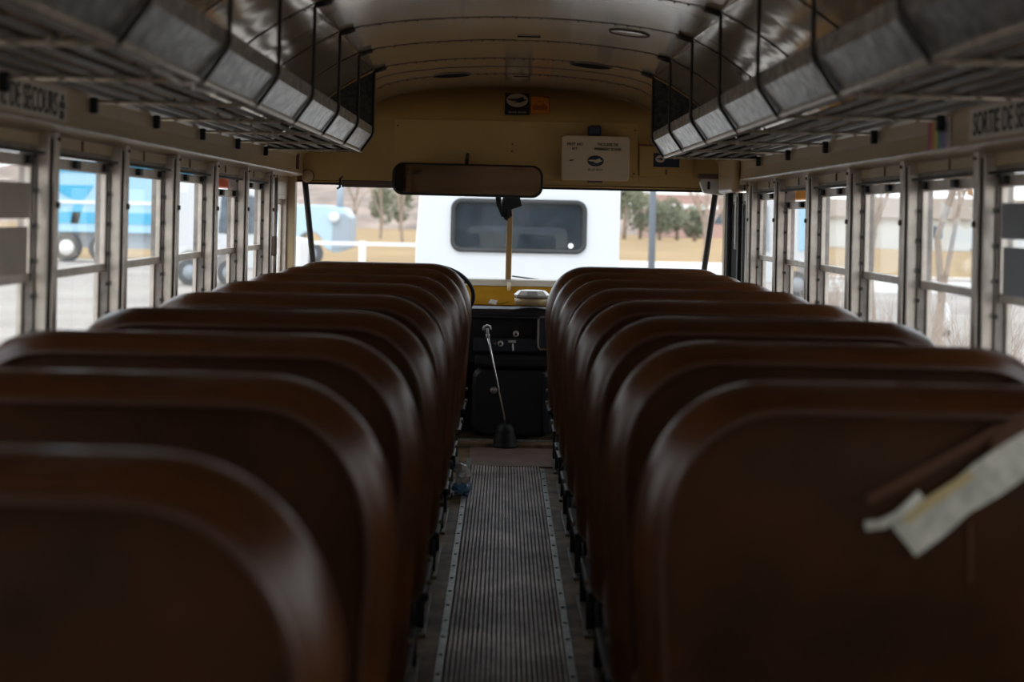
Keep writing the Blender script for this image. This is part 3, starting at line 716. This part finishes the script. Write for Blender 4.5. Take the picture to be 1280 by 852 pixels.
# ------------------------------------------------------------ overhead racks
def rack(s):
    nm = 'left' if s < 0 else 'right'
    r = thing('luggage_rack', 'overhead metal luggage rack hung along the %s side' % nm, 'luggage rack', (0, 0, 0))
    zb = 1.563
    ye = RODS[0] + .06
    # sloped galvanised lip + vertical upper band, one sheet
    g = MB()
    prof = [(s*.702, zb+.004), (s*.652, zb+.072), (s*.650, zb+.112), (s*.656, zb+.112), (s*.658, zb+.074), (s*.708, zb+.006)]
    g.prism(prof, 'y', -1.2, ye); g.build('lip_sheet', M['galv'], r, bevel=.001)
    g = MB(); g.tube([(s*.706, -1.2, zb), (s*.706, ye, zb)], .009, 8); g.build('lip_rail', M['cross'], r, smooth=True)
    for x in (.750, .815, .880, .945, 1.010, 1.075):
        g = MB(); g.box(s*(x-.017), s*(x+.017), -1.2, ye, zb+.004, zb+.008); g.build('slat', M['rack_bar'], r)
    for k, y in enumerate(RODS):
        if y < .9: continue
        g = MB(); g.tube([(s*.700, y, zb-.004), (s*1.14, y, zb-.004)], .0055, 8)
        for x in (.750, .815, .880, .945, 1.010, 1.075): g.box(s*(x-.005), s*(x+.005), y-.008, y+.008, zb-.011, zb+.004)
        g.build('cross_bar', M['cross'], r, smooth=False)
        g = MB(); zc = zceil(.65)
        g.tube([(s*.705, y, zb-.006), (s*.698, y, zb-.002), (s*.648, y, zb+.068), (s*.643, y, zb+.085), (s*.643, y, zc-.012), (s*.640, y, zc-.006), (s*.600, y, zceil(.6)-.006)], .0055, 8)
        g.tube([(s*.640, y, zc-.008), (s*.590, y, zceil(.6)-.006)], .010, 8)
        g.build('hanger_rod', M['rod'], r, smooth=True)
        g = MB(); g.box(s*1.126, s*1.1455, y-.012, y+.012, zb-.035, zb+.008); g.build('wall_clip', M['black_metal'], r, bevel=.003)
        g = MB(); g.tube([(s*.655, y+.008, zb+.078), (s*.642, y+.008, zb+.078)], .009, 8); g.build('bolt', M['knobw'], r, smooth=True)
    # end plate
    g = MB(); ys = ye
    xs_ = [.652 + i*(1.09-.652)/14 for i in range(15)]
    poly = [(s*.652, zb+.07), (s*.705, zb)] + [(s*1.14, zb), (s*1.14, 1.585)] + [(s*x, zceil(x)-.006) for x in xs_[::-1]]
    g.prism(poly, 'y', ys, ys+.004); g.build('end_plate', M['end_plate'], r)
    g = MB(); g.tube([(s*1.14, ys, zb-.002), (s*.705, ys, zb-.002), (s*.652, ys, zb+.070), (s*.650, ys, zceil(.65)-.004)], .006, 8); g.build('end_frame', M['rod'], r, smooth=True)
rack(-1); rack(1)
# wire clipped along the left rack bars / right twin wire
g = MB(); g.tube([(-.72+.01*math.sin(k*2.1), 2.9+k*.08, 1.548+.005*math.sin(k*3.7)) for k in range(8)], .004, 6)
tag(g.build('loose_wire', M['knobw'], smooth=True), 'short bright bit of wire dangling under the left luggage rack', 'wire')

# ------------------------------------------------------------ bus seats
TOP, BOT, HWS = 1.035, .28, .4675
def outline(d, n=14):
    hw, zt, zb = HWS-d, TOP-d, BOT+d
    pts = []
    rx, rz = .215-d*.7, .27-d*.7
    for k in range(n+1):
        a = PI/2*k/n; e = 2/2.35
        pts.append((hw-rx + rx*math.cos(a)**e, zt-rz + rz*math.sin(a)**e))
    pts += [(x, zt+.004*(1-(x/.25)**2)*0) for x in (.12, 0, -.12)]
    for k in range(n+1):
        a = PI/2*(1-k/n); e = 2/2.35
        pts.append((-(hw-rx) - rx*math.cos(a)**e, zt-rz + rz*math.sin(a)**e))
    r = max(.01, .07-d*.6)
    # sides narrow slightly towards the bottom
    for k in range(7):
        a = PI + PI/2*k/6; pts.append((-(hw-.03)+r + r*math.cos(a), zb+r + r*math.sin(a)))
    for k in range(7):
        a = 3*PI/2 + PI/2*k/6; pts.append((hw-.03-r + r*math.cos(a), zb+r + r*math.sin(a)))
    return pts
LEAN = .15
def ring3(d, y): return [(x, y + (TOP-z)*LEAN, z) for x, z in outline(d)]
def make_seat(side):          # side: +1 aisle towards -x (right row), -1 aisle towards +x
    r = empty('bus_seat')
    g = MB()
    rings = [ring3(.036, -.083), ring3(.022, -.070), ring3(.008, -.042), ring3(0, -.012), ring3(.001, .012), ring3(.012, .035), ring3(.04, .052), ring3(.10, .062)]
    g.loft(rings, caps=(False, True)); g.build('backrest', M['vinyl'], r, smooth=True)
    g = MB(); g.loft([ring3(.036, -.080), ring3(.045, -.077), ring3(.10, -.083), ring3(.2, -.086)], caps=(False, True)); g.build('back_panel', M['vinyl_back'], r, smooth=True)
    g = MB(); g.tube(ring3(.036, -.085), .0058, 6, closed=True); g.build('piping', M['piping'], r, smooth=True)
    g = MB(); g.box(-.425, .425, .13, .56, .31, .45); g.build('cushion', M['vinyl'], r, bevel=.045, seg=5, smooth=True)
    g = MB(); g.box(-.44, .44, .14, .54, .285, .31); g.build('seat_frame', M['black_metal'], r, bevel=.004)
    xa = -side*.385
    for yy in (.17, .50):
        g = MB(); g.tube([(xa, yy, .30), (xa, yy, .03), (xa, yy, .006)], [.014, .014, .014], 8); g.build('leg', M['black_metal'], r, smooth=True)
    g = MB(); g.box(xa-.022, xa+.022, .10, .58, 0, .012); g.build('foot_bar', M['alu_dark'], r, bevel=.003)
    for yy in (.12, .56):
        g = MB(); g.tube([(xa, yy, .012), (xa, yy, .022)], .011, 6); g.build('bolt', M['alu_dark'], r)
    g = MB(); g.box(side*.44, side*.500, .16, .52, .26, .30); g.build('wall_bracket', M['black_metal'], r, bevel=.003)
    g = MB(); x = -side*(HWS-.024)
    g.tube([(x, (TOP-.42)*LEAN-.05, .42), (x-side*.012, (TOP-.42)*LEAN-.05, .42)], .008, 8); g.build('side_bolt', M['alu_dark'], r)
    g = MB(); g.tube([(x, (TOP-.36)*LEAN-.05, .36), (x-side*.012, (TOP-.36)*LEAN-.05, .36)], .008, 8); g.build('side_bolt', M['alu_dark'], r)
    return r
ordw = ['frontmost', 'second', 'third', 'fourth', 'fifth', 'sixth', 'seventh', 'eighth', 'ninth and nearest']
seats = {}
for side, nm, cnt in ((-1, 'left', 9), (1, 'right', 8)):
    proto = None
    for k in range(cnt):
        if proto is None: o = proto = make_seat(side)
        else: o = copy_tree(proto)
        o.location = (side*.6475, 7.23 - (.718 if side < 0 else .711)*k, 0)
        o.rotation_euler = (0, 0, math.radians(random.uniform(-.5, .5)))
        o['category'] = 'bus seat'; o['group'] = 'brown bench seats in the %s row' % nm
        if k == 0: L = 'brown vinyl bus bench, frontmost in the %s row' % nm
        elif k == cnt-1: L = ('brown vinyl bus bench nearest the viewer in the left row, very blurred' if side < 0 else 'brown vinyl bus bench nearest the viewer on the right, white tape on its back')
        else: L = 'brown vinyl bus bench, %s from the front in the %s row' % (ordw[k], nm)
        o['label'] = L; seats[(side, k)] = o
# tape and tear on the nearest right bench (children of that seat)
st = seats[(1, 7)]; oy = 7.23-.711*7
def on_back(px, py, off=.0):
    z = .8
    for _ in range(20):
        Yb = oy - .088 - off + (TOP-z)*LEAN; c = at(px, py, Yb); z = c.z
    return Vector((c.x-.6475, Yb-oy, c.z))
def ribbon(pxs, hw, m, name, off=.003, lab=None):
    A, B = [], []
    for i, (px, py, lift) in enumerate(pxs):
        j = min(i, len(pxs)-2); dx, dy = pxs[j+1][0]-pxs[j][0], pxs[j+1][1]-pxs[j][1]; L = math.hypot(dx, dy)
        nx_, ny_ = -dy/L, dx/L; h = hw*(1+.10*math.sin(i*2.3))
        A.append(on_back(px+nx_*h, py+ny_*h, off+lift)); B.append(on_back(px-nx_*h, py-ny_*h, off+lift))
    g = MB(); g.strip(A, B); o = g.build(name, m, st)
    sd = o.modifiers.new('t', 'SOLIDIFY'); sd.thickness = .0015
    if lab: o['label'] = lab
    return o
ribbon([(1130, 676, 0), (1165, 648, .002), (1200, 622, .004), (1235, 598, .003), (1270, 574, .003), (1310, 548, .002)], 24, M['tape'], 'tape_strip', lab='grubby white tape strip')
ribbon([(1082, 657, .004), (1103, 655, .008), (1122, 645, .010), (1140, 630, .008), (1152, 618, .004)], 6, M['tape'], 'tape_curl')
ribbon([(1130, 650, .006), (1170, 622, .007), (1215, 592, .007)], 6, M['tear'], 'tape_fold')
ribbon([(1085, 625, .0), (1150, 590, 0), (1205, 560, 0), (1250, 535, 0)], 6, M['tape_clear'], 'tape_residue', off=.001)
ribbon([(1250, 565, 0.002), (1258, 545, .002), (1275, 528, .002), (1310, 520, .002)], 14, M['tape_clear'], 'tape_residue', off=.001)
ribbon([(1213, 655, 0), (1214, 690, 0), (1213, 728, 0)], 2.2, M['tape_clear'], 'scratch', off=.001)

# crumpled wrapper on floor
c = at(573, 611, 6.72)
wr_ = thing('snack_wrapper', 'crumpled white and blue wrapper on the floor beside the left edging strip', 'wrapper', (c.x+.015, 6.72, 0.01))
random.seed(12)
def crumple(name, m, sx, sy, z0, z1, amp):
    g = MB(); n = 12; rings = []
    for j in range(8):
        t = j/7; z = z0 + (z1-z0)*t; rr = math.sin(PI*min(.97, max(.12, t)))**.4
        rings.append([(sx*rr*math.cos(2*PI*i/n)*(1+random.uniform(-amp, amp)), sy*rr*math.sin(2*PI*i/n)*(1+random.uniform(-amp, amp)), z+random.uniform(-.008, .008)) for i in range(n)])
    g.loft(rings); return g.build(name, m, wr_)
crumple('body', M['wrap_w'], .035, .05, .045, .135, .35); crumple('blue_end', M['wrap_b'], .045, .06, .0, .05, .25)

# dark boards on the glass of the nearest visible windows
for s in (-1, 1):
    zz = [(1.245, 1.335), (1.105, 1.225)]
    for j, (z0, z1) in enumerate(zz):
        g = MB(); x = s*1.230
        ye = 3.735
        g.box(x, x-s*.004, 3.17, ye-(.015 if j else 0), z0, z1)
        tag(g.build('sign_board', M['board'] if s < 0 else M['board2'], bevel=.001), '%s dark grey board on the %s window nearest the viewer' % ('upper' if j == 0 else 'lower', 'left' if s < 0 else 'right'), 'board')
# marker lamps outside the body
for s in (-1, 1):
    g = MB(); g.box(s*1.275, s*1.32, 6.20, 7.05, 1.372, 1.420)
    tag(g.build('marker_lamp', M['redlens'] if s < 0 else M['orange'], bevel=.006), ('red orange' if s < 0 else 'bright orange') + ' marker strip outside at the top of the %s windows' % ('left' if s < 0 else 'right'), 'lamp')

# ------------------------------------------------------------ outside: vehicles
def wheel(parent, x, y, z, r, wd=.25, axis='y', hub='chrome'):
    ax = Vector((0, 1, 0)) if axis == 'y' else Vector((1, 0, 0)); c = Vector((x, y, z))
    g = MB(); g.tube([c-ax*wd/2, c-ax*wd*.42, c+ax*wd*.42, c+ax*wd/2], [r*.9, r, r, r*.9], 24); o = g.build('wheel', M['tyre'], parent, smooth=True)
    g = MB(); g.tube([c-ax*(wd/2+.02), c+ax*(wd/2+.02)], r*.55, 18); g.build('hubcap', M[hub], o, smooth=True)
# white van straight ahead
Yv = 13.7
a, b_ = at(519, 300, Yv), at(775, 300, Yv); cx = (a.x+b_.x)/2; vw = b_.x-a.x
van = thing('white_van', 'big white van parked straight ahead, dark rounded rear window facing the windshield', 'van', (cx, Yv, GZ))
g = MB()
def vsec(y, k=1.0, top=3.0):
    hw = vw/2*k
    return [(-hw, y, .45), (hw, y, .45), (hw*1.0, y, 1.9), (hw*1.0, y, top-.35), (hw*.93, y, top-.10), (hw*.80, y, top), (-hw*.80, y, top), (-hw*.90, y, top-.10), (-hw*.955, y, top-.35), (-hw*1.0, y, 1.9)]
p0, p1 = at(565, 250, Yv), at(732, 315, Yv); wx, wz = (p0.x+p1.x)/2-cx, (p0.z+p1.z)/2-GZ; ww, wh = p1.x-p0.x, .485
def polar(poly, ox, oz, y, n=96):
    out = []
    for k in range(n):
        a = 2*PI*k/n; dx, dz = math.cos(a), math.sin(a); best = None
        for i in range(len(poly)):
            (x1, z1), (x2, z2) = poly[i], poly[(i+1) % len(poly)]
            ex, ez = x2-x1, z2-z1; den = dx*ez - dz*ex
            if abs(den) < 1e-9: continue
            t = ((x1-ox)*ez - (z1-oz)*ex)/den; u_ = ((x1-ox)*dz - (z1-oz)*dx)/den
            if t > 0 and -1e-6 <= u_ <= 1+1e-6 and (best is None or t > best): best = t
        out.append((ox+dx*best, y, oz+dz*best))
    return out
o2 = lambda y, k=1.0: polar([(p[0], p[2]) for p in vsec(y, k)], wx, wz, y)
hole = rrect(ww-.05, wh-.05, .07, 8, wx, wz)
fhole = rrect(1.25, .30, .08, 8, wx+.03, 1.90)
g.loft([polar(hole, wx, wz, .06), polar(hole, wx, wz, 0), o2(0, .98), o2(.05), o2(4.6), o2(4.8, .95), polar(fhole, wx, 1.90, 4.8)], caps=(False, False)); g.build('body', M['van_white'], van)
g = MB(); ins = [[(x, y, z) for x, z in rrect(vw-.12, 2.2, .1, 4, 0, 1.7)] for y in (.07, 4.75)]
g.loft(ins, caps=(False, False)); g.build('cabin_lining', M['van_inside'], van)
g = MB()
for i, xx in enumerate((-.62, .25)): g.box(xx-.22, xx+.22, 3.2, 3.35, .9, 1.98)
g.build('seat_row', M['van_inside'], van, bevel=.05)
g = MB(); g.prism(hole, 'y', .02, .028); g.build('rear_window', M['tint_glass'], van)
g = MB(); g.prism(fhole, 'y', 4.79, 4.797); g.build('front_window', M['glass'], van)
g = MB(); g.tube([(x, -.012, z) for x, z in rrect(ww-.03, wh-.03, .08, 8, wx, wz)], .022, 8, closed=True); g.build('window_gasket', M['black_rubber'], van, smooth=True)
g = MB(); g.box(-vw/2, vw/2, -.15, .02, .35, .55); g.build('bumper', M['alu_dark'], van, bevel=.03)
for sx in (-1, 1):
    for y in (.9, 3.8): wheel(van, sx*(vw/2-.12), y, .36, .36, .22, 'x')
g = MB(); g.tube([(wx+ww/2-.14, -.02, wz-wh/2+.07), (wx+ww/2-.14, -.035, wz-wh/2+.07)], .025, 12); g.build('window_catch', M['fence'], van)

# long blue truck at the left
Yt = 58; sc = Yt/F
def lx(px): return at(px, 300, Yt).x
x0 = lx(45)
tk = thing('blue_truck', 'long bright blue truck with a pale blue nose, parked far off on the left', 'truck', (x0, Yt, GZ))
L_ = lambda px: lx(px)-x0
def side_poly(pts): return [(L_(px), z) for px, z in pts]
g = MB(); g.prism(side_poly([(45, 1.15), (252, 1.15), (252, 3.55), (240, 3.85), (60, 3.95), (45, 3.7)]), 'y', 0, 2.5); g.build('box_body', M['lblue'], tk, bevel=.05)
g = MB(); g.prism(side_poly([(70, 3.0), (116, 3.0), (104, 2.45), (98, 1.5), (88, 1.5), (92, 2.4), (70, 2.75)]), 'y', -.03, .02); g.prism(side_poly([(46, 3.52), (251, 3.50), (251, 3.84), (46, 3.95)]), 'y', -.04, .02)
g.build('blue_livery', M['blue'], tk)
g = MB(); g.prism(side_poly([(46, 1.5), (251, 1.5), (251, 1.95), (46, 1.95)]), 'y', -.03, .02); g.build('blue_skirt', M['blue'], tk)
g = MB(); g.prism(side_poly([(46, 2.28), (251, 2.28), (251, 2.40), (46, 2.40)]), 'y', -.04, .02); g.build('white_stripe', M['fence'], tk)
g = MB(); g.prism(side_poly([(45, .55), (252, .55), (252, 1.15), (45, 1.15)]), 'y', .3, 2.2); g.build('chassis', M['grey_box'], tk)
for px in (83, 128): wheel(tk, L_(px), .15, .55, .55, .3, 'y', 'fence')
g = MB(); g.prism(side_poly([(285, .9), (368, .9), (368, 2.1), (345, 3.2), (285, 3.2)]), 'y', .1, 2.4); g.build('cab', M['lblue'], tk, bevel=.06)
g = MB(); g.prism(side_poly([(350, 2.15), (362, 2.15), (346, 3.0), (318, 3.0), (318, 2.15)]), 'y', .05, .12); g.build('cab_window', M['dark_glass'], tk)
arc = [(387+17*math.cos(math.radians(a)), .75+.62*math.sin(math.radians(a))) for a in range(180, -1, -20)]
g = MB(); g.prism(side_poly([(362, .55)] + arc + [(418, .55), (434, .7), (437, 1.0), (436, 2.0), (428, 2.32), (405, 2.42), (362, 2.42)]), 'y', .1, 2.4); g.build('hood', M['nose_blue'], tk, bevel=.06)
g = MB(); g.prism(side_poly([(414, .65), (437.5, .75), (438, 1.95), (430, 2.1), (416, 2.1)]), 'y', .04, 2.3); g.build('grille', M['grey_box'], tk, bevel=.05)
wheel(tk, L_(387), .25, .5, .5, .3, 'y', 'grey_box')
g = MB(); g.tube([(L_(417), -.1, 1.95), (L_(417), .1, 1.95)], .2, 16); g.build('headlamp', M['fence'], tk, smooth=True)
g = MB(); g.tube([(L_(420), 1.2, 2.2), (L_(420), 1.2, 3.6)], .13, 12); g.build('exhaust_stack', M['grey_box'], tk, smooth=True)

# white van/pickup nearer at the left
Yw = 42
def lx2(px): return at(px, 300, Yw).x
x0 = lx2(212); L2 = lambda px: lx2(px)-x0
wt = thing('white_truck', 'white truck with a dark windscreen seen through the front left side windows', 'truck', (x0, Yw, GZ))
def arcz(c_, r_, zc): return [(L2(c_)+r_*math.cos(math.radians(a)), zc+r_*math.sin(math.radians(a))) for a in range(180, -1, -20)]
poly = [(L2(212), .45)] + arcz(238, .48, .5) + arcz(288, .48, .5) + [(L2(375), .45), (L2(376), 1.35), (L2(340), 1.5), (L2(318), 2.7), (L2(300), 2.95), (L2(212), 2.95)]
g = MB(); g.prism(poly, 'y', 0, 1.9); g.build('body', M['van_white'], wt, bevel=.05)
g = MB(); g.prism([(L2(272), 1.5), (L2(298), 1.45), (L2(303), 2.2), (L2(296), 2.7), (L2(276), 2.7)], 'y', -.02, .05); g.build('side_window', M['dark_glass'], wt, bevel=.03)
g = MB(); g.prism([(L2(309), 1.5), (L2(336), 1.5), (L2(318), 2.55), (L2(309), 2.6)], 'y', -.02, .05); g.build('quarter_window', M['dark_glass'], wt)
for px in (238, 288): wheel(wt, L2(px), .15, .38, .38, .22, 'y', 'grey_box')

# white vehicle at the right
Yr = 42
def lx3(px): return at(px, 300, Yr).x
x0 = lx3(930); L3 = lambda px: lx3(px)-x0
rt = thing('white_van', 'white van end seen through the two front right side windows', 'van', (x0, Yr, GZ))
poly = [(0, .4), (L3(985), .4)] + [(L3(998)+.42*math.cos(math.radians(a)), .45+.55*math.sin(math.radians(a))) for a in range(150, -1, -20)] + [(L3(1020), .45), (L3(1021), 2.0), (L3(1016), 2.8), (L3(1008), 2.95), (0, 2.95)]
g = MB(); g.prism(poly, 'y', 0, 1.9); g.build('body', M['van_white'], rt, bevel=.05)
g = MB(); g.prism([(L3(945), 1.3), (L3(962), 1.3), (L3(960), 2.6), (L3(945), 2.6)], 'y', -.03, .05); g.build('rear_window', M['grey_box'], rt)
g = MB(); g.prism([(L3(998), 1.35), (L3(1016), 1.35), (L3(1013), 2.6), (L3(998), 2.6)], 'y', -.03, .05); g.build('side_window', M['lblue'], rt)
wheel(rt, L3(998), .15, .38, .38, .22, 'y', 'grey_box')

# fences
fx0, fx1 = at(380, 305, 50).x, at(520, 305, 50).x
fc = thing('white_fence', 'white rail fence with square posts in front of the dry field', 'fence', (fx0, 50, GZ))
zr = at(470, 305, 50).z - GZ
g = MB(); g.box(0, fx1-fx0+1, -.04, .04, zr-.05, zr+.06); g.build('rail', M['fence'], fc)
for px in (350, 453, 556):
    g = MB(); x = at(px, 305, 50).x-fx0; g.box(x-.11, x+.11, -.06, .06, 0, zr+.09); g.build('post', M['fence'], fc)
a, b_ = at(770, 330, 58), at(930, 333, 58)
g = MB(); g.box(0, b_.x-a.x+2, -.15, .15, 0, a.z-GZ+.12); o = g.build('barrier', M['fence'], loc=(a.x-.5, 58, GZ), bevel=.03); tag(o, 'low white barrier between the white van and the grey pole', 'barrier')
a, b_ = at(1025, 352, 46), at(1300, 352, 46)
g = MB(); g.box(0, b_.x-a.x+6, -.15, .15, 0, .36); o = g.build('barrier', M['fence'], loc=(a.x, 46, GZ), bevel=.03); tag(o, 'long low white barrier beyond the right side windows', 'barrier')
# pole
c = at(815, 300, 40)
pl = thing('street_pole', 'plain grey steel pole in front of the conifers right of the white van', 'pole', (c.x, 40, GZ))
g = MB(); g.tube([(0, 0, 0), (0, 0, 7)], [.10, .08], 12); g.build('shaft', M['pole'], pl, smooth=True)
g = MB(); g.box(-.18, .18, -.18, .18, 0, .04); g.build('base_plate', M['pole'], pl)
# building behind the conifers
c = at(850, 262, 170)
bd = thing('brick_building', 'low red brick building with pale bands behind the conifers', 'building', (c.x, 172, GZ))
g = MB(); g.box(-4, 6, 0, 8, 0, 5.2); g.build('walls', M['brick'], bd)
g = MB(); g.box(-4.1, 6.1, -.1, 8, 3.3, 3.8); g.box(-4.1, 6.1, -.1, 8, 4.9, 5.3); g.build('bands', M['fence'], bd)
for x in (-3, -.5, 2, 4.3): g = MB(); g.box(x, x+1.2, -.06, .1, 1.6, 2.9); g.build('window', M['dark_glass'], bd)
# pale house far left on the hill and far right
for (px, py, Y, w_, h_, m_, lab) in ((1090, 268, 120, 16, 2.6, 'pale_house', 'long pale grey house far off beyond the right windows'), (1195, 262, 130, 14, 3.0, 'van_white', 'long white house far off beyond the right windows')):
    c = at(px, py, Y); h = thing('far_house', lab, 'house', (c.x, Y, GZ))
    g = MB(); g.box(-w_/2, w_/2, 0, 6, 0, h_); g.build('walls', M[m_], h)
    g = MB(); g.prism([(-.4, h_), (6.4, h_), (3, h_+1.5)], 'x', -w_/2-.3, w_/2+.3); g.build('roof', M['bark'], h)
    for i in range(3): g = MB(); x = -w_/2+w_*(i+.5)/3; g.box(x-.4, x+.4, -.05, .1, 1, 2); g.build('window', M['dark_glass'], h)

# trees
def evergreen(px, Y, h, rad, lab):
    c = at(px, 300, Y); r = thing('evergreen_tree', lab, 'tree', (c.x, Y, GZ), 'evergreens beyond the dry field')
    rnd = random.Random(int(px)); g = MB()
    lobes = [(Vector((rnd.uniform(-.5, .5)*rad, rnd.uniform(-.5, .5)*rad, h*rnd.uniform(.25, .85))), rad*rnd.uniform(.35, .7)) for _ in range(11)]
    for _ in range(1300):
        p, q = rnd.choice(lobes); d = Vector((rnd.gauss(0, 1), rnd.gauss(0, 1), rnd.gauss(0, 1))).normalized()
        c_ = p + d*q*rnd.uniform(.6, 1.0); s_ = rnd.uniform(.09, .2)
        if c_.z < .1: continue
        u_ = Vector((rnd.gauss(0, 1), rnd.gauss(0, 1), rnd.gauss(0, 1))).normalized()*s_; v_ = u_.orthogonal().normalized()*s_*.8
        g.add([c_-u_, c_+v_, c_+u_, c_-v_], [(0, 1, 2, 3)])
    g.build('foliage', M['evergreen'], r)
    g = MB(); g.tube([(0, 0, 0), (.1, 0, h*.5), (0, 0, h*.85)], [.2, .12, .03], 8); g.build('trunk', M['bark'], r, smooth=True)
for px, Y, h, w_, lab in ((780, 138, 6.4, 2.0, 'tall evergreen beside the right edge of the white van'), (800, 146, 6.8, 2.0, 'tall evergreen just left of the grey pole'), (824, 141, 4.3, 1.5, 'short evergreen just right of the grey pole'), (846, 148, 4.6, 1.7, 'short evergreen, second to the right of the grey pole'), (868, 140, 4.0, 1.5, 'low evergreen furthest right, behind the leafless tree'), (476, 168, 5.6, 1.6, 'evergreen at the hill foot, furthest left of all the evergreens'), (500, 174, 6.2, 1.7, 'evergreen at the hill foot just left of the white van')):
    evergreen(px, Y, h, w_, lab)
def bare_tree(name, px, Y, h, lab, group, seed, spread=.5, trunk=.12, depth=5, m='bark', m2='twig', leaves=0, n0=1):
    c = at(px, 300, Y); r = thing(name, lab, 'tree' if name != 'bare_shrub' else 'shrub', (c.x, Y, GZ), group)
    rnd = random.Random(seed); G = MB(); T = MB(); tips = []
    def grow(p, d, L, rad, k):
        q = p + d*L; mid = p + d*L*.5 + Vector((rnd.uniform(-1, 1), rnd.uniform(-1, 1), 0))*L*.06
        (G if k >= depth-1 else T).tube([p, mid, q], [rad, rad*.85, rad*.65], 5 if k >= depth-1 else 3, cap=False)
        if k == 0: tips.append(q); return
        for _ in range(3 if k > 1 else 2):
            nd = (d + Vector((rnd.uniform(-1, 1), rnd.uniform(-1, 1), rnd.uniform(-.2, .6)))*spread).normalized()
            grow(q if _ else mid, nd, L*rnd.uniform(.6, .85), rad*.6, k-1)
    for i in range(n0):
        d0 = Vector((rnd.uniform(-.4, .4)*(n0 > 1), rnd.uniform(-.4, .4)*(n0 > 1), 1)).normalized()
        grow(Vector((rnd.uniform(-.1, .1)*(n0 > 1), 0, 0)), d0, h*.32, trunk, depth)
    G.build('trunk', M[m], r, smooth=True)
    T.build('branches', M[m2], r)
    if leaves:
        Lf = MB()
        for p in tips:
            for _ in range(leaves):
                q = p + Vector([rnd.uniform(-.25, .25) for _ in range(3)]); s_ = .15
                a = Vector([rnd.uniform(-1, 1) for _ in range(3)]).normalized()*s_; b__ = a.orthogonal().normalized()*s_*.7
                Lf.add([q-a, q+b__, q+a, q-b__], [(0, 1, 2, 3)])
        o = Lf.build('leaves', M['leafdry'], r)
    return r
G1 = 'bare trees beyond the field'
for i, (px, Y, h, lab) in enumerate(((880, 66, 6.0, 'leafless tree with pale twigs near the right end of the windshield'), (442, 110, 9, 'leafless tree on the left behind the blue truck nose'), (475, 120, 10, 'leafless tree on the hill foot, halfway between truck and van'), (503, 105, 9, 'leafless tree just left of the white van'), (905, 72, 6, 'leafless tree behind the front right pillar'))):
    bare_tree('bare_tree', px, Y, h, lab, G1, 20+i, spread=.55, trunk=.13)
bare_tree('brown_tree', 1172, 24, 6.2, 'tree with brown dead leaves outside the second right side window from the viewer', None, 41, .5, .085, 5, 'bark', 'twig', leaves=12)
bare_tree('brown_tree', 1093, 33, 6.5, 'slim tree with brown dead leaves outside the third right side window', None, 42, .45, .09, 5, 'bark', 'twig', leaves=12)
for i, (px, Y, h, lab) in enumerate(((1262, 11, 1.9, 'leafless twiggy shrub outside the right window nearest the viewer'), (1135, 15, 1.7, 'leafless shrub left of the white post outside'), (1200, 14, 1.5, 'leafless shrub right of the white post outside'), (1050, 22, 1.8, 'leafless shrub outside, close to the white van end'))):
    bare_tree('bare_shrub', px, Y, h, lab, 'leafless shrubs along the right side', 60+i, .45, .012, 4, n0=7)
c = at(1180, 408, 29)
hp2 = thing('white_post', 'stubby white post with dark foot standing beside the road on the right', 'post', (c.x, 29, GZ))
g = MB(); n = 14; g.loft([[(r_*math.cos(2*PI*i/n), r_*math.sin(2*PI*i/n), z) for i in range(n)] for r_, z in ((.10, .1), (.13, .3), (.11, .5), (.07, .62), (.03, .66))]); g.build('shaft', M['fence'], hp2, smooth=True)
g = MB(); g.tube([(0, 0, 0), (0, 0, .12)], .12, 14); g.build('foot', M['tyre'], hp2, smooth=True)
